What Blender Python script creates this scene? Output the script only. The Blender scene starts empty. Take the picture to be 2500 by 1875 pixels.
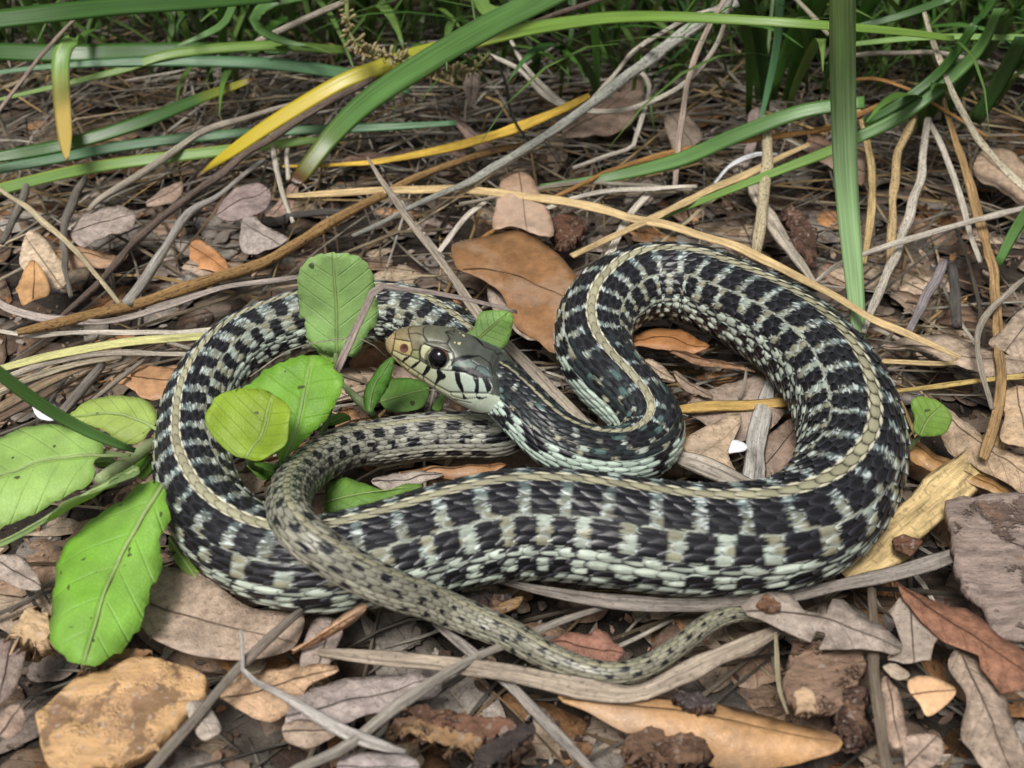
import bpy, math, random
import numpy as np
from mathutils import Vector, Matrix
from mathutils.geometry import delaunay_2d_cdt

# ------------------------------------------------------------------ camera, sky, sun, exposure
SC = bpy.context.scene
CM = 0.01                                   # everything below is worked out in centimetres
PITCH = math.radians(36.0); HFOV = math.radians(50.0); DIST = 30.0
CAMP = np.array([0.0, -DIST*math.cos(PITCH), DIST*math.sin(PITCH)])
FPX = 1250.0/math.tan(HFOV/2)
FWD = np.array([0, math.cos(PITCH), -math.sin(PITCH)])
UPV = np.array([0, math.sin(PITCH), math.cos(PITCH)])
RGT = np.array([1.0, 0, 0])
cam = bpy.data.cameras.new('camera'); camo = bpy.data.objects.new('camera', cam)
SC.collection.objects.link(camo)
camo.location = CAMP*CM; camo.rotation_euler = (math.pi/2-PITCH, 0, 0)
cam.sensor_width = 36; cam.lens = 18/math.tan(HFOV/2)
cam.clip_start = 0.005; cam.clip_end = 100
cam.dof.use_dof = True; cam.dof.focus_distance = 0.285; cam.dof.aperture_fstop = 22
SC.camera = camo

SUN_EL, SUN_AZ = 62.0, 205.0                # thin overcast, light from above and behind the camera
w = bpy.data.worlds.new('World'); SC.world = w; w.use_nodes = True
nt = w.node_tree; nt.nodes.clear()
sky = nt.nodes.new('ShaderNodeTexSky'); sky.sky_type = 'NISHITA'; sky.sun_disc = False
sky.sun_elevation = math.radians(SUN_EL); sky.sun_rotation = math.radians(SUN_AZ)
sky.air_density = 1.0; sky.dust_density = 4.0; sky.ozone_density = 1.0
hs = nt.nodes.new('ShaderNodeHueSaturation'); hs.inputs['Saturation'].default_value = 0.22
bg = nt.nodes.new('ShaderNodeBackground'); bg.inputs['Strength'].default_value = 0.078
ow = nt.nodes.new('ShaderNodeOutputWorld')
nt.links.new(sky.outputs[0], hs.inputs['Color']); nt.links.new(hs.outputs[0], bg.inputs[0]); nt.links.new(bg.outputs[0], ow.inputs[0])
sl = bpy.data.lights.new('sun', 'SUN'); sl.energy = 3.0; sl.angle = math.radians(20); sl.color = (1, .965, .91)
so = bpy.data.objects.new('sun', sl); SC.collection.objects.link(so)
# sky sun_rotation is measured from +Y clockwise: direction to the sun
_az = math.radians(SUN_AZ); _el = math.radians(SUN_EL)
SUND = Vector((math.sin(_az)*math.cos(_el), math.cos(_az)*math.cos(_el), math.sin(_el)))
so.rotation_euler = SUND.to_track_quat('Z', 'Y').to_euler()
so.location = (0, 0, 2)
SC.view_settings.view_transform = 'Standard'; SC.view_settings.look = 'None'
SC.view_settings.exposure = 0.22; SC.view_settings.gamma = 1.0; SC.view_settings.use_curve_mapping = False
SC.render.engine = 'CYCLES'; SC.cycles.use_denoising = True
SC.cycles.max_bounces = 6; SC.cycles.diffuse_bounces = 3; SC.cycles.glossy_bounces = 2
SC.cycles.transmission_bounces = 3; SC.cycles.transparent_max_bounces = 4
SC.cycles.caustics_reflective = False; SC.cycles.caustics_refractive = False

# ------------------------------------------------------------------ helpers
RNG = np.random.default_rng(7); random.seed(7)
COL = SC.collection

def at(x, y, z):
    """pixel of the 2500x1875 photograph + height in cm -> point in cm (array friendly)"""
    x = np.asarray(x, float); y = np.asarray(y, float); z = np.asarray(z, float)
    d = FWD + ((x-1250)/FPX)[..., None]*RGT + ((937.5-y)/FPX)[..., None]*UPV
    t = (z-CAMP[2])/d[..., 2]
    return CAMP + d*t[..., None]

def depth_of(P): return (np.asarray(P)-CAMP)@FWD

def to_px(P):
    d = np.asarray(P)-CAMP; k = d@FWD
    return np.stack([1250+FPX*(d@RGT)/k, 937.5-FPX*(d@UPV)/k], -1)

def F(*p): return [(a*1.1302, b*1.1302) + tuple(r) for a, b, *r in p]          # from the 2212 px wide view
def TL(ox, oy, *p): return [(ox+a/2.6333, oy+b/2.6333) + tuple(r) for a, b, *r in p]   # from an 840 px tile
def CR(ox, oy, *p): return [(ox+a/2.212, oy+b/2.212) + tuple(r) for a, b, *r in p]     # from a 1000 px crop

def catmull(P, n, closed=False):
    P = np.asarray(P, float); m = len(P)
    if closed: Q = np.vstack([P[-1], P, P[0], P[1]]); segs = m
    else: Q = np.vstack([2*P[0]-P[1], P, 2*P[-1]-P[-2]]); segs = m-1
    t = np.linspace(0, segs, n, endpoint=not closed); i = np.minimum(t.astype(int), segs-1); f = (t-i)[:, None]
    p0, p1, p2, p3 = Q[i], Q[i+1], Q[i+2], Q[i+3]
    return .5*((2*p1)+(p2-p0)*f+(2*p0-5*p1+4*p2-p3)*f**2+(3*p1-p0-3*p2+p3)*f**3)

def resample(P, n, ncol=3):
    """even spacing by arc length of the first ncol columns"""
    P = np.asarray(P, float); d = np.r_[0, np.cumsum(np.linalg.norm(np.diff(P[:, :ncol], axis=0), axis=1))]
    t = np.linspace(0, d[-1], n)
    return np.stack([np.interp(t, d, P[:, k]) for k in range(P.shape[1])], 1)

_NT = np.random.default_rng(3).random((256, 256))
def vnoise(x, y):
    x = np.asarray(x, float); y = np.asarray(y, float)
    i = np.floor(x).astype(int); j = np.floor(y).astype(int); u = x-i; v = y-j
    u = u*u*(3-2*u); v = v*v*(3-2*v)
    a = _NT[i & 255, j & 255]; b = _NT[(i+1) & 255, j & 255]; c = _NT[i & 255, (j+1) & 255]; d = _NT[(i+1) & 255, (j+1) & 255]
    return (a*(1-u)+b*u)*(1-v)+(c*(1-u)+d*u)*v
def fbm(x, y): return vnoise(x, y)*.55+vnoise(x*2.1+7, y*2.1+3)*.3+vnoise(x*4.3+1, y*4.3+9)*.15

def norm(v): return v/np.maximum(np.linalg.norm(v, axis=-1, keepdims=True), 1e-9)

def mesh(name, V, Fs, mat=None, uv=None, col=None, origin=None, smooth=True):
    """V in cm (world). uv / col are per vertex. origin in cm."""
    V = np.asarray(V, float); o = np.zeros(3) if origin is None else np.asarray(origin, float)
    me = bpy.data.meshes.new(name)
    me.from_pydata(((V-o)*CM).tolist(), [], [tuple(map(int, f)) for f in Fs])
    if smooth: me.polygons.foreach_set('use_smooth', np.ones(len(me.polygons), bool))
    li = None
    if uv is not None:
        li = np.empty(len(me.loops), int); me.loops.foreach_get('vertex_index', li)
        l = me.uv_layers.new(name='UVMap'); l.data.foreach_set('uv', np.asarray(uv, np.float32)[li].ravel())
    if col is not None:
        a = me.color_attributes.new('Col', 'FLOAT_COLOR', 'POINT')
        c = np.ones((len(V), 4), np.float32); c[:, :3] = col; a.data.foreach_set('color', c.ravel())
    if mat: me.materials.append(mat)
    return me

def link(me, name, parent=None, origin=None, color=None):
    ob = bpy.data.objects.new(name, me); COL.objects.link(ob)
    if origin is not None: ob.location = np.asarray(origin)*CM
    if parent is not None:
        ob.parent = parent
        ob.location = Vector(ob.location)-parent.location
    if color is not None: ob.color = (*color, 1)
    return ob

def tag(o, label=None, cat=None, group=None, kind=None):
    if label: o['label'] = label
    if cat: o['category'] = cat
    if group: o['group'] = group
    if kind: o['kind'] = kind
    return o

def empty(name, loc):
    o = bpy.data.objects.new(name, None); COL.objects.link(o); o.location = np.asarray(loc)*CM
    o.empty_display_size = .01
    return o

# ------------------------------------------------------------------ materials
class NB:
    def __init__(s, name):
        s.m = bpy.data.materials.new(name); s.m.use_nodes = True; s.t = s.m.node_tree; s.t.nodes.clear()
        s.out = s.n('OutputMaterial'); s.b = s.n('BsdfPrincipled'); s.l(s.b.outputs[0], s.out.inputs[0])
    def n(s, k, **kw):
        x = s.t.nodes.new('ShaderNode'+k)
        for a, b in kw.items(): setattr(x, a, b)
        return x
    def l(s, a, b): s.t.links.new(a, b)
    def set(s, x, v):
        if hasattr(v, 'links') or isinstance(v, bpy.types.NodeSocket): s.l(v, x)
        else: x.default_value = v
    def math(s, op, a, b=0.0, c=None):
        x = s.n('Math', operation=op); s.set(x.inputs[0], a); s.set(x.inputs[1], b)
        if c is not None: s.set(x.inputs[2], c)
        return x.outputs[0]
    def mix(s, f, a, b, mode='MIX'):
        x = s.n('Mix', data_type='RGBA', blend_type=mode); s.set(x.inputs[0], f); s.set(x.inputs[6], a); s.set(x.inputs[7], b)
        return x.outputs[2]
    def ramp(s, f, stops):
        x = s.n('ValToRGB'); s.l(f, x.inputs[0]); e = x.color_ramp.elements
        while len(e) < len(stops): e.new(0.5)
        for q, (p, c) in zip(e, stops):
            q.position = p; q.color = (c, c, c, 1) if isinstance(c, (int, float)) else (*c, 1)
        return x.outputs[0]
    def noise(s, vec, scale, detail=3, rough=.55):
        x = s.n('TexNoise'); s.l(vec, x.inputs['Vector']); x.inputs['Scale'].default_value = scale
        x.inputs['Detail'].default_value = detail; x.inputs['Roughness'].default_value = rough
        return x.outputs['Fac']
    def vor(s, vec, scale, feature='F1'):
        x = s.n('TexVoronoi', feature=feature); s.l(vec, x.inputs['Vector']); x.inputs['Scale'].default_value = scale
        return x.outputs['Distance']
    def bump(s, h, strength, dist, nrm=None):
        x = s.n('Bump'); x.inputs['Strength'].default_value = strength; x.inputs['Distance'].default_value = dist
        s.l(h, x.inputs['Height'])
        if nrm is not None: s.l(nrm, x.inputs['Normal'])
        return x.outputs[0]
    def vscale(s, v, k):
        x = s.n('Mapping'); s.l(v, x.inputs[0]); x.inputs['Scale'].default_value = k
        return x.outputs[0]

def litter_mat(name, source, veins=.35, rough=.62, spec=.3, spots=.5, mottle=.55, gloss_var=0.1, fine=.55, relief=.8):
    b = NB(name); tc = b.n('TexCoord'); ob = tc.outputs['Object']; uv = tc.outputs['UV']
    inf = b.n('ObjectInfo')
    if source == 'object': c = inf.outputs['Color']
    else: c = b.n('Attribute', attribute_name='Col').outputs['Color']
    rnd = b.n('VectorMath', operation='ADD'); b.l(ob, rnd.inputs[0])
    cx = b.n('CombineXYZ'); b.l(inf.outputs['Random'], cx.inputs[0]); b.l(inf.outputs['Random'], cx.inputs[1]); b.l(cx.outputs[0], rnd.inputs[1])
    v = rnd.outputs[0]
    n1 = b.noise(v, 120, 4, .65)
    c = b.mix(mottle, c, b.ramp(n1, [(.28, .30), (.5, .95), (.72, 1.5)]), 'MULTIPLY')
    nf = b.noise(v, 480, 4, .7)
    c = b.mix(fine, c, b.ramp(nf, [(.3, .5), (.5, 1.0), (.7, 1.45)]), 'MULTIPLY')
    # bleached and reddish blotches with a shape of their own
    n2 = b.noise(v, 45, 3, .5)
    c = b.mix(b.math('MULTIPLY', b.ramp(n2, [(.5, 0.0), (.62, 1.0)]), .3), c, (.46, .38, .31, 1))
    n3 = b.noise(v, 900, 2, .6)
    c = b.mix(b.math('MULTIPLY', b.ramp(n3, [(.62, 0.0), (.7, 1.0)]), spots), c, (.05, .035, .025, 1))
    sx = b.n('SeparateXYZ'); b.l(uv, sx.inputs[0])
    av = b.math('ABSOLUTE', sx.outputs[1])
    wob = b.math('MULTIPLY', b.noise(v, 90, 2), .9)
    q = b.math('ADD', b.math('SUBTRACT', b.math('MULTIPLY', sx.outputs[0], 7.0), b.math('MULTIPLY', av, 1.5)), wob)
    fr = b.math('ABSOLUTE', b.math('SUBTRACT', b.math('FRACT', q), .5))
    side = b.math('MULTIPLY', b.ramp(fr, [(0.0, 1.0), (.018, .5), (.04, 0.0)]), b.ramp(n2, [(.4, .9), (.6, .15)]))
    midr = b.ramp(av, [(0.0, 1.0), (.02, .7), (.035, 0.0)])
    vein = b.math('MAXIMUM', side, midr)
    c = b.mix(b.math('MULTIPLY', vein, veins), c, (.16, .085, .045, 1))
    ret = b.vor(v, 1700, 'DISTANCE_TO_EDGE')
    rr = b.ramp(ret, [(0.0, 0.0), (.12, 1.0)])
    c = b.mix(.08, c, rr, 'MULTIPLY')
    b.l(c, b.b.inputs['Base Color'])
    b.l(b.math('ADD', b.math('MULTIPLY', n1, gloss_var*2), rough-gloss_var), b.b.inputs['Roughness'])
    b.b.inputs['Specular IOR Level'].default_value = spec
    h = b.math('ADD', b.math('MULTIPLY', rr, .15), b.math('ADD', b.math('MULTIPLY', vein, -.35), b.math('ADD', b.math('MULTIPLY', n1, 1.6), b.math('MULTIPLY', nf, .6))))
    b.l(b.bump(h, relief, .0007), b.b.inputs['Normal'])
    return b.m

def straw_mat(name, source, streak=.8, speck=.4, rough=.6, spec=.3):
    b = NB(name); tc = b.n('TexCoord'); uv = tc.outputs['UV']; inf = b.n('ObjectInfo')
    if source == 'object': c = inf.outputs['Color']
    else: c = b.n('Attribute', attribute_name='Col').outputs['Color']
    off = b.n('VectorMath', operation='ADD'); b.l(uv, off.inputs[0])
    cx = b.n('CombineXYZ'); b.l(b.math('MULTIPLY', inf.outputs['Random'], 37.0), cx.inputs[0]); b.l(cx.outputs[0], off.inputs[1])
    v = off.outputs[0]
    st = b.noise(b.vscale(v, (.5, 11, 1)), 1.0, 5, .75)        # long fibres: u is centimetres, v is across
    c = b.mix(streak, c, b.ramp(st, [(.32, .16), (.46, .95), (.64, 1.7)]), 'MULTIPLY')
    bl = b.noise(b.vscale(v, (.9, 3.5, 1)), 1.0, 4, .65)
    c = b.mix(.8, c, b.ramp(bl, [(.28, .42), (.44, 1.05), (.7, 1.6)]), 'MULTIPLY')
    sp = b.noise(b.vscale(v, (7, 9, 1)), 1.0, 3, .6)
    c = b.mix(b.math('MULTIPLY', b.ramp(sp, [(.56, 0.0), (.64, 1.0)]), speck), c, (.03, .026, .023, 1))
    b.l(c, b.b.inputs['Base Color']); b.b.inputs['Roughness'].default_value = rough
    b.b.inputs['Specular IOR Level'].default_value = spec
    b.l(b.bump(b.math('ADD', st, b.math('MULTIPLY', bl, .6)), 1.0, .0010), b.b.inputs['Normal'])
    return b.m

def green_mat(name, blade=False, tip=None, tip_at=.5, base_pale=False, margin=None):
    b = NB(name); tc = b.n('TexCoord'); uv = tc.outputs['UV']; ob = tc.outputs['Object']; inf = b.n('ObjectInfo')
    c = inf.outputs['Color']; sx = b.n('SeparateXYZ'); b.l(uv, sx.inputs[0]); u, vv = sx.outputs[0], sx.outputs[1]
    if blade:
        st = b.noise(b.vscale(uv, (.15, 16, 1)), 1.0, 3, .6)
        c = b.mix(.7, c, b.ramp(st, [(.3, .5), (.5, 1.0), (.7, 1.4)]), 'MULTIPLY')
        bl = b.noise(b.vscale(uv, (.35, 1.5, 1)), 1.0, 2, .5)
        c = b.mix(.35, c, b.ramp(bl, [(.3, .6), (.5, 1.0), (.7, 1.3)]), 'MULTIPLY')
        tt = b.n('Attribute', attribute_name='Col').outputs['Fac']
        if tip:
            f = b.math('ADD', tt, b.math('MULTIPLY', b.math('SUBTRACT', bl, .5), .12))
            c = b.mix(b.ramp(f, [(max(tip_at-.18, 0), 0.0), (min(tip_at+.12, 1), 1.0)]), c, (*tip, 1))
            c = b.mix(b.ramp(f, [(.955, 0.0), (.985, 1.0)]), c, (.12, .06, .025, 1))
        if margin:
            e = b.math('ABSOLUTE', b.math('SUBTRACT', b.math('FRACT', b.math('MULTIPLY', vv, 2.0)), .5))
            c = b.mix(b.ramp(e, [(.40, 0.0), (.47, 1.0)]), c, (*margin, 1))
        h = st; bd = .00025; rough = .30
    else:
        av = b.math('ABSOLUTE', vv)
        n1 = b.noise(ob, 110, 3, .5)
        c = b.mix(.55, c, b.ramp(n1, [(.3, .55), (.5, 1.0), (.7, 1.4)]), 'MULTIPLY')
        n5 = b.noise(ob, 48, 2, .5)
        c = b.mix(b.math('MULTIPLY', b.ramp(n5, [(.45, 0.0), (.62, 1.0)]), .2), c, (.40, .52, .22, 1))
        q = b.math('SUBTRACT', b.math('MULTIPLY', u, 5.5), b.math('MULTIPLY', av, 1.7))
        fr = b.math('ABSOLUTE', b.math('SUBTRACT', b.math('FRACT', q), .5))
        side = b.ramp(fr, [(0.0, 1.0), (.03, .4), (.07, 0.0)])
        midr = b.ramp(av, [(0.0, 1.0), (.035, .8), (.07, 0.0)])
        vein = b.math('MAXIMUM', b.math('MULTIPLY', side, .4), midr)
        c = b.mix(b.math('MULTIPLY', vein, .28), c, (.42, .55, .2, 1))
        ret = b.ramp(b.vor(ob, 1000, 'DISTANCE_TO_EDGE'), [(0.0, .4), (.2, 1.0)])
        c = b.mix(.12, c, ret, 'MULTIPLY')
        sp = b.noise(ob, 380, 1, .4)
        c = b.mix(b.math('MULTIPLY', b.ramp(sp, [(.74, 0.0), (.76, 1.0)]), .8), c, (.03, .03, .01, 1))
        h = b.math('ADD', b.math('MULTIPLY', ret, .16), b.math('ADD', b.math('MULTIPLY', vein, -1.0), b.math('MULTIPLY', n1, .45)))
        bd = .0006; rough = .48
    b.l(c, b.b.inputs['Base Color']); b.b.inputs['Roughness'].default_value = rough
    b.b.inputs['Specular IOR Level'].default_value = .5 if blade else .35
    nrm = b.bump(h, .6, bd); b.l(nrm, b.b.inputs['Normal'])
    tr = b.n('BsdfTranslucent'); b.l(b.mix(1.0, c, (1.25, 1.2, .5, 1), 'MULTIPLY'), tr.inputs[0])
    ms = b.n('MixShader'); ms.inputs[0].default_value = .32
    b.l(b.b.outputs[0], ms.inputs[1]); b.l(tr.outputs[0], ms.inputs[2]); b.l(ms.outputs[0], b.out.inputs[0])
    return b.m

def bark_mat(name, dark=1.0):
    b = NB(name); tc = b.n('TexCoord'); ob = tc.outputs['Object']; inf = b.n('ObjectInfo'); c = inf.outputs['Color']
    wd = b.noise(ob, 40, 2, .5); sc = b.vscale(ob, (1.0, 3.2, 1.0))
    st = b.noise(sc, 130, 7, .72)
    c = b.mix(.9*dark, c, b.ramp(st, [(.28, .16), (.46, .8), (.56, 1.1), (.72, 1.6)]), 'MULTIPLY')
    n2 = b.noise(ob, 75, 5, .68)
    c = b.mix(b.math('MULTIPLY', b.ramp(n2, [(.52+.07*(1-dark)/.6, 0.0), (.56+.07*(1-dark)/.6, 1.0)]), .7), c, (.085, .045, .028, 1))
    n4 = b.noise(ob, 95, 4, .6)
    c = b.mix(b.math('MULTIPLY', b.ramp(n4, [(.60, 0.0), (.63, 1.0)]), .5), c, (.34, .20, .12, 1))
    n3 = b.noise(ob, 620, 3, .65)
    c = b.mix(b.math('MULTIPLY', b.ramp(n3, [(.60, 0.0), (.66, 1.0)]), .55), c, (.50, .43, .38, 1))
    c = b.mix(b.math('MULTIPLY', b.ramp(n3, [(.30, 1.0), (.37, 0.0)]), .7 if dark == 1 else 0.0), c, (.025, .018, .014, 1))
    b.l(c, b.b.inputs['Base Color']); b.b.inputs['Roughness'].default_value = .6
    b.b.inputs['Specular IOR Level'].default_value = .35
    hh = b.math('ADD', b.math('MULTIPLY', st, 1.2), b.math('ADD', b.ramp(n2, [(.52, 1.0), (.56, .2)]), b.math('MULTIPLY', n3, .35)))
    b.l(b.bump(hh, 1.0 if dark == 1 else .6, .0022 if dark == 1 else .0012), b.b.inputs['Normal'])
    return b.m

def soil_mat():
    b = NB('soil'); tc = b.n('TexCoord'); ob = tc.outputs['Object']
    n1 = b.noise(ob, 90, 6, .7); n2 = b.noise(ob, 700, 3, .7)
    c = b.ramp(n1, [(.3, (.010, .008, .006)), (.55, (.035, .024, .016)), (.75, (.07, .05, .035))])
    c = b.mix(b.math('MULTIPLY', b.ramp(n2, [(.6, 0.0), (.68, 1.0)]), .4), c, (.16, .12, .09, 1))
    b.l(c, b.b.inputs['Base Color']); b.b.inputs['Roughness'].default_value = .9
    b.l(b.bump(b.math('ADD', n1, b.math('MULTIPLY', n2, .4)), 1.0, .004), b.b.inputs['Normal'])
    return b.m

def plain(name, col, rough=.5, spec=.4, noise=0, coat=0):
    b = NB(name); b.b.inputs['Roughness'].default_value = rough; b.b.inputs['Specular IOR Level'].default_value = spec
    b.b.inputs['Coat Weight'].default_value = coat; b.b.inputs['Coat Roughness'].default_value = .03
    if noise:
        tc = b.n('TexCoord'); n = b.noise(tc.outputs['Object'], noise, 3, .6)
        b.l(b.mix(.7, (*col, 1), b.ramp(n, [(.3, .5), (.5, 1.0), (.7, 1.3)]), 'MULTIPLY'), b.b.inputs['Base Color'])
        b.l(b.bump(n, .4, .0005), b.b.inputs['Normal'])
    else: b.b.inputs['Base Color'].default_value = (*col, 1)
    return b.m

M = dict(
    leaf=litter_mat('dead_leaf', 'object'), leafglossy=litter_mat('dead_leaf_leathery', 'object', veins=.2, rough=.40, spec=.45, spots=.2, mottle=.5, fine=.25, relief=.35),
    leafstuff=litter_mat('dead_leaf_crumbs', 'attr', veins=.2), straw=straw_mat('dry_straw', 'object'), strawspeck=straw_mat('speckled_straw', 'object', .45, .95),
    strawstuff=straw_mat('dry_straw_mass', 'attr'), tanstraw=straw_mat('clean_tan_straw', 'object', .45, .12, .5, .35),
    green=green_mat('green_leaf'), blade=green_mat('grass_blade', True), bladetip=green_mat('grass_blade_yellow_tip', True, (.50, .44, .06), .93),
    bladeyel=green_mat('grass_blade_yellowed', True, (.62, .50, .035), .70), bladeold=green_mat('grass_blade_dying', True, (.55, .42, .12), .55),
    bladebrown=green_mat('grass_blade_brown_tip', True, (.16, .13, .02), .97), bladeedge=green_mat('grass_blade_pale_edge', True, None, .5, False, (.42, .48, .10)),
    bark=bark_mat('bark'), barkpale=bark_mat('pale_bark', .62), soil=soil_mat())
# ------------------------------------------------------------------ litter height field (cm)
GX0, GX1, GY0, GY1, GR = -42.0, 42.0, -17.0, 62.0, 0.12
GNX, GNY = int((GX1-GX0)/GR), int((GY1-GY0)/GR)
HF = np.full((GNX, GNY), -0.95); CE = np.full((GNX, GNY), 99.0)
def gidx(P):
    i = np.clip(((P[:, 0]-GX0)/GR).astype(int), 0, GNX-1); j = np.clip(((P[:, 1]-GY0)/GR).astype(int), 0, GNY-1)
    return i, j
def raise_hf(P):
    i, j = gidx(P); np.maximum.at(HF, (i, j), P[:, 2])
def lower_ce(P, gap=.04):
    for dx in (-.06, .06):
        for dy in (-.06, .06):
            i, j = gidx(P+np.array([dx, dy, 0])); np.minimum.at(CE, (i, j), P[:, 2]-gap)

# ------------------------------------------------------------------ ribbons and stalks
def frames(P, up):
    T = norm(np.gradient(P, axis=0)); W = np.cross(T, up); W = norm(W); N = np.cross(W, T)
    return T, W, norm(N)

PROF = {   # cross-section as (across, up) around the rim
    'round': [(math.cos(a), math.sin(a)) for a in np.linspace(0, 2*math.pi, 9)[:-1]],
    'flat': [(1, 0), (.6, .8), (.15, .45), (-.15, .45), (-.6, .8), (-1, 0), (-.5, -.5), (0, -.7), (.5, -.5)],
    'fold': [(1, .55), (.55, .25), (0, -.35), (-.55, .25), (-1, .55), (-.98, .40), (-.53, .10), (0, -.55), (.53, .10), (.98, .40)],
    'ridge': [(1, 0), (.75, .55), (.5, .3), (.25, .75), (0, .45), (-.25, .75), (-.5, .3), (-.75, .55), (-1, 0), (-.4, -.6), (.4, -.6)]}

def tube_arrays(P, hw, th, prof='flat', up=None, twist=0.0):
    """P (n,3) cm, hw (n,) half width, th (n,) half thickness"""
    P = np.asarray(P, float); n = len(P)
    if up is None: up = np.array([0, -.45, .9])
    T, W, N = frames(P, np.broadcast_to(up, P.shape))
    if np.any(twist):
        a = (np.linspace(0, 1, n)*twist)[:, None] if np.isscalar(twist) else np.asarray(twist)[:, None]
        W, N = W*np.cos(a)+N*np.sin(a), N*np.cos(a)-W*np.sin(a)
    pr = np.array(PROF[prof]); k = len(pr)
    V = P[:, None]+W[:, None]*(hw[:, None]*pr[None, :, 0])[..., None]+N[:, None]*(th[:, None]*pr[None, :, 1])[..., None]
    L = np.r_[0, np.cumsum(np.linalg.norm(np.diff(P, axis=0), axis=1))]
    uv = np.stack([np.repeat(L[:, None], k, 1), np.repeat((pr[:, 0]*.5+.5)[None], n, 0)+(pr[:, 1] < 0)[None]*1.0], -1)
    if prof in ('flat', 'fold', 'ridge'): uv = np.stack([np.repeat(L[:, None], k, 1), np.repeat((pr[:, 0]*.25+.25)[None], n, 0)], -1)
    tt = np.repeat(np.linspace(0, 1, n)[:, None], k, 1)
    i = np.arange(n-1)[:, None]*k; j = np.arange(k)[None]; j2 = (j+1) % k
    Fq = np.stack([i+j, i+j2, i+k+j2, i+k+j], -1).reshape(-1, 4)
    Fs = Fq.tolist()+[list(range(k))[::-1], list(range((n-1)*k, n*k))]
    return V.reshape(-1, 3), Fs, uv.reshape(-1, 2), tt.ravel()

def ribbon(name, pts, mat, color, z=.3, thick=.12, prof='flat', n=None, up=None, twist=0.0, parent=None, wob=.0, hero=True, ztip=None, seed=0):
    """pts: (px, py, width px[, z cm]) -> a blade or stalk with true width at its own distance"""
    A = np.array([(p[0], p[1], p[2], p[3] if len(p) > 3 else z) for p in pts], float)
    P = at(A[:, 0], A[:, 1], A[:, 3]); hw = .5*A[:, 2]*depth_of(P)/FPX
    Q = catmull(np.c_[P, hw], 12*len(A)); L = np.linalg.norm(np.diff(Q[:, :3], axis=0), axis=1).sum()
    n = n or int(np.clip(L*3, 10, 64)); Q = resample(Q, n)
    P = Q[:, :3].copy(); hw = np.maximum(Q[:, 3], .012)
    if wob:
        s = np.linspace(0, L, n)
        P[:, 2] += wob*(vnoise(s*.8+seed*3.1, seed+.5)-.5); P[:, 0] += wob*.6*(vnoise(s*.9, seed*1.7+9)-.5)
        hw = hw*(.8+.4*vnoise(s*1.3, seed+4.2))
    th = np.maximum(hw*thick, .012) if prof != 'round' else hw
    V, Fs, uv, tt = tube_arrays(P, hw, th, prof, up, twist)
    o = P[np.argmin(P[:, 2])] if parent is None else np.array(parent.location)/CM
    me = mesh(name, V, Fs, mat, uv, np.repeat(tt[:, None], 3, 1), o)
    if hero: lower_ce(P[P[:, 2] < 1.5], .06) if (P[:, 2] < 1.5).any() else None
    return link(me, name, parent, o, color)

# ------------------------------------------------------------------ leaf sheets
def sheet(outline, spacing, jitter=.3):
    """2D outline -> points, triangles and boundary loop (Delaunay, interior points on a jittered lattice)"""
    O = np.asarray(outline, float); lo, hi = O.min(0), O.max(0)
    xs = np.arange(lo[0], hi[0]+spacing, spacing); ys = np.arange(lo[1], hi[1]+spacing, spacing*.87)
    g = np.array([(x+(k % 2)*spacing*.5, y) for k, y in enumerate(ys) for x in xs])
    g += (RNG.random(g.shape)-.5)*spacing*jitter
    # inside test
    x, y = g[:, 0][:, None], g[:, 1][:, None]; a = O; b = np.roll(O, -1, 0)
    c = ((a[None, :, 1] > y) != (b[None, :, 1] > y)) & (x < (b[None, :, 0]-a[None, :, 0])*(y-a[None, :, 1])/(b[None, :, 1]-a[None, :, 1]+1e-12)+a[None, :, 0])
    ins = c.sum(1) % 2 == 1
    d = np.min(np.linalg.norm(g[:, None]-O[None], axis=2), 1)
    g = g[ins & (d > spacing*.45)]
    Vs = [Vector(p) for p in np.vstack([O, g])]; n = len(O)
    r = delaunay_2d_cdt(Vs, [], [list(range(n))], 1, 1e-6)
    return np.array([(v.x, v.y) for v in r[0]]), [list(f) for f in r[2] if len(f) >= 3]

def thicken(V, Fs, t):
    """closed slab: second skin t below along vertex normals, walls round the border"""
    n = len(V); N = np.zeros_like(V)
    for f in Fs:
        k = np.cross(V[f[1]]-V[f[0]], V[f[2]]-V[f[0]])
        for q in f: N[q] += k
    N = norm(N)
    W = np.vstack([V, V-N*(t if np.isscalar(t) else np.asarray(t)[:, None])])
    E = {}
    for f in Fs:
        for a, b in zip(f, f[1:]+f[:1]): E[(a, b)] = 1
    G = list(Fs)+[[q+n for q in f[::-1]] for f in Fs]
    G += [[a, a+n, b+n, b] for (a, b) in E if (b, a) not in E]
    return W, G, N

def jag(O, amp, teeth, seed, torn=0.0):
    """serration / ragged edge on a closed outline"""
    O = np.asarray(O, float); n = len(O); c = O.mean(0)
    s = np.linspace(0, 1, n, endpoint=False)
    T = np.roll(O, -1, 0)-np.roll(O, 1, 0); Nn = norm(np.stack([T[:, 1], -T[:, 0]], 1))
    size = np.linalg.norm(O-c, axis=1).mean()
    w = amp*size*((s*teeth) % 1-.5) if teeth else 0
    r = torn*size*((fbm(s*n*.21+seed*9.7, seed+.3)-.5)*2+(vnoise(s*n*.07+3, seed*2.2)-.5)*1.6)
    return O+Nn*np.reshape(w+r, (-1, 1))

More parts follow.
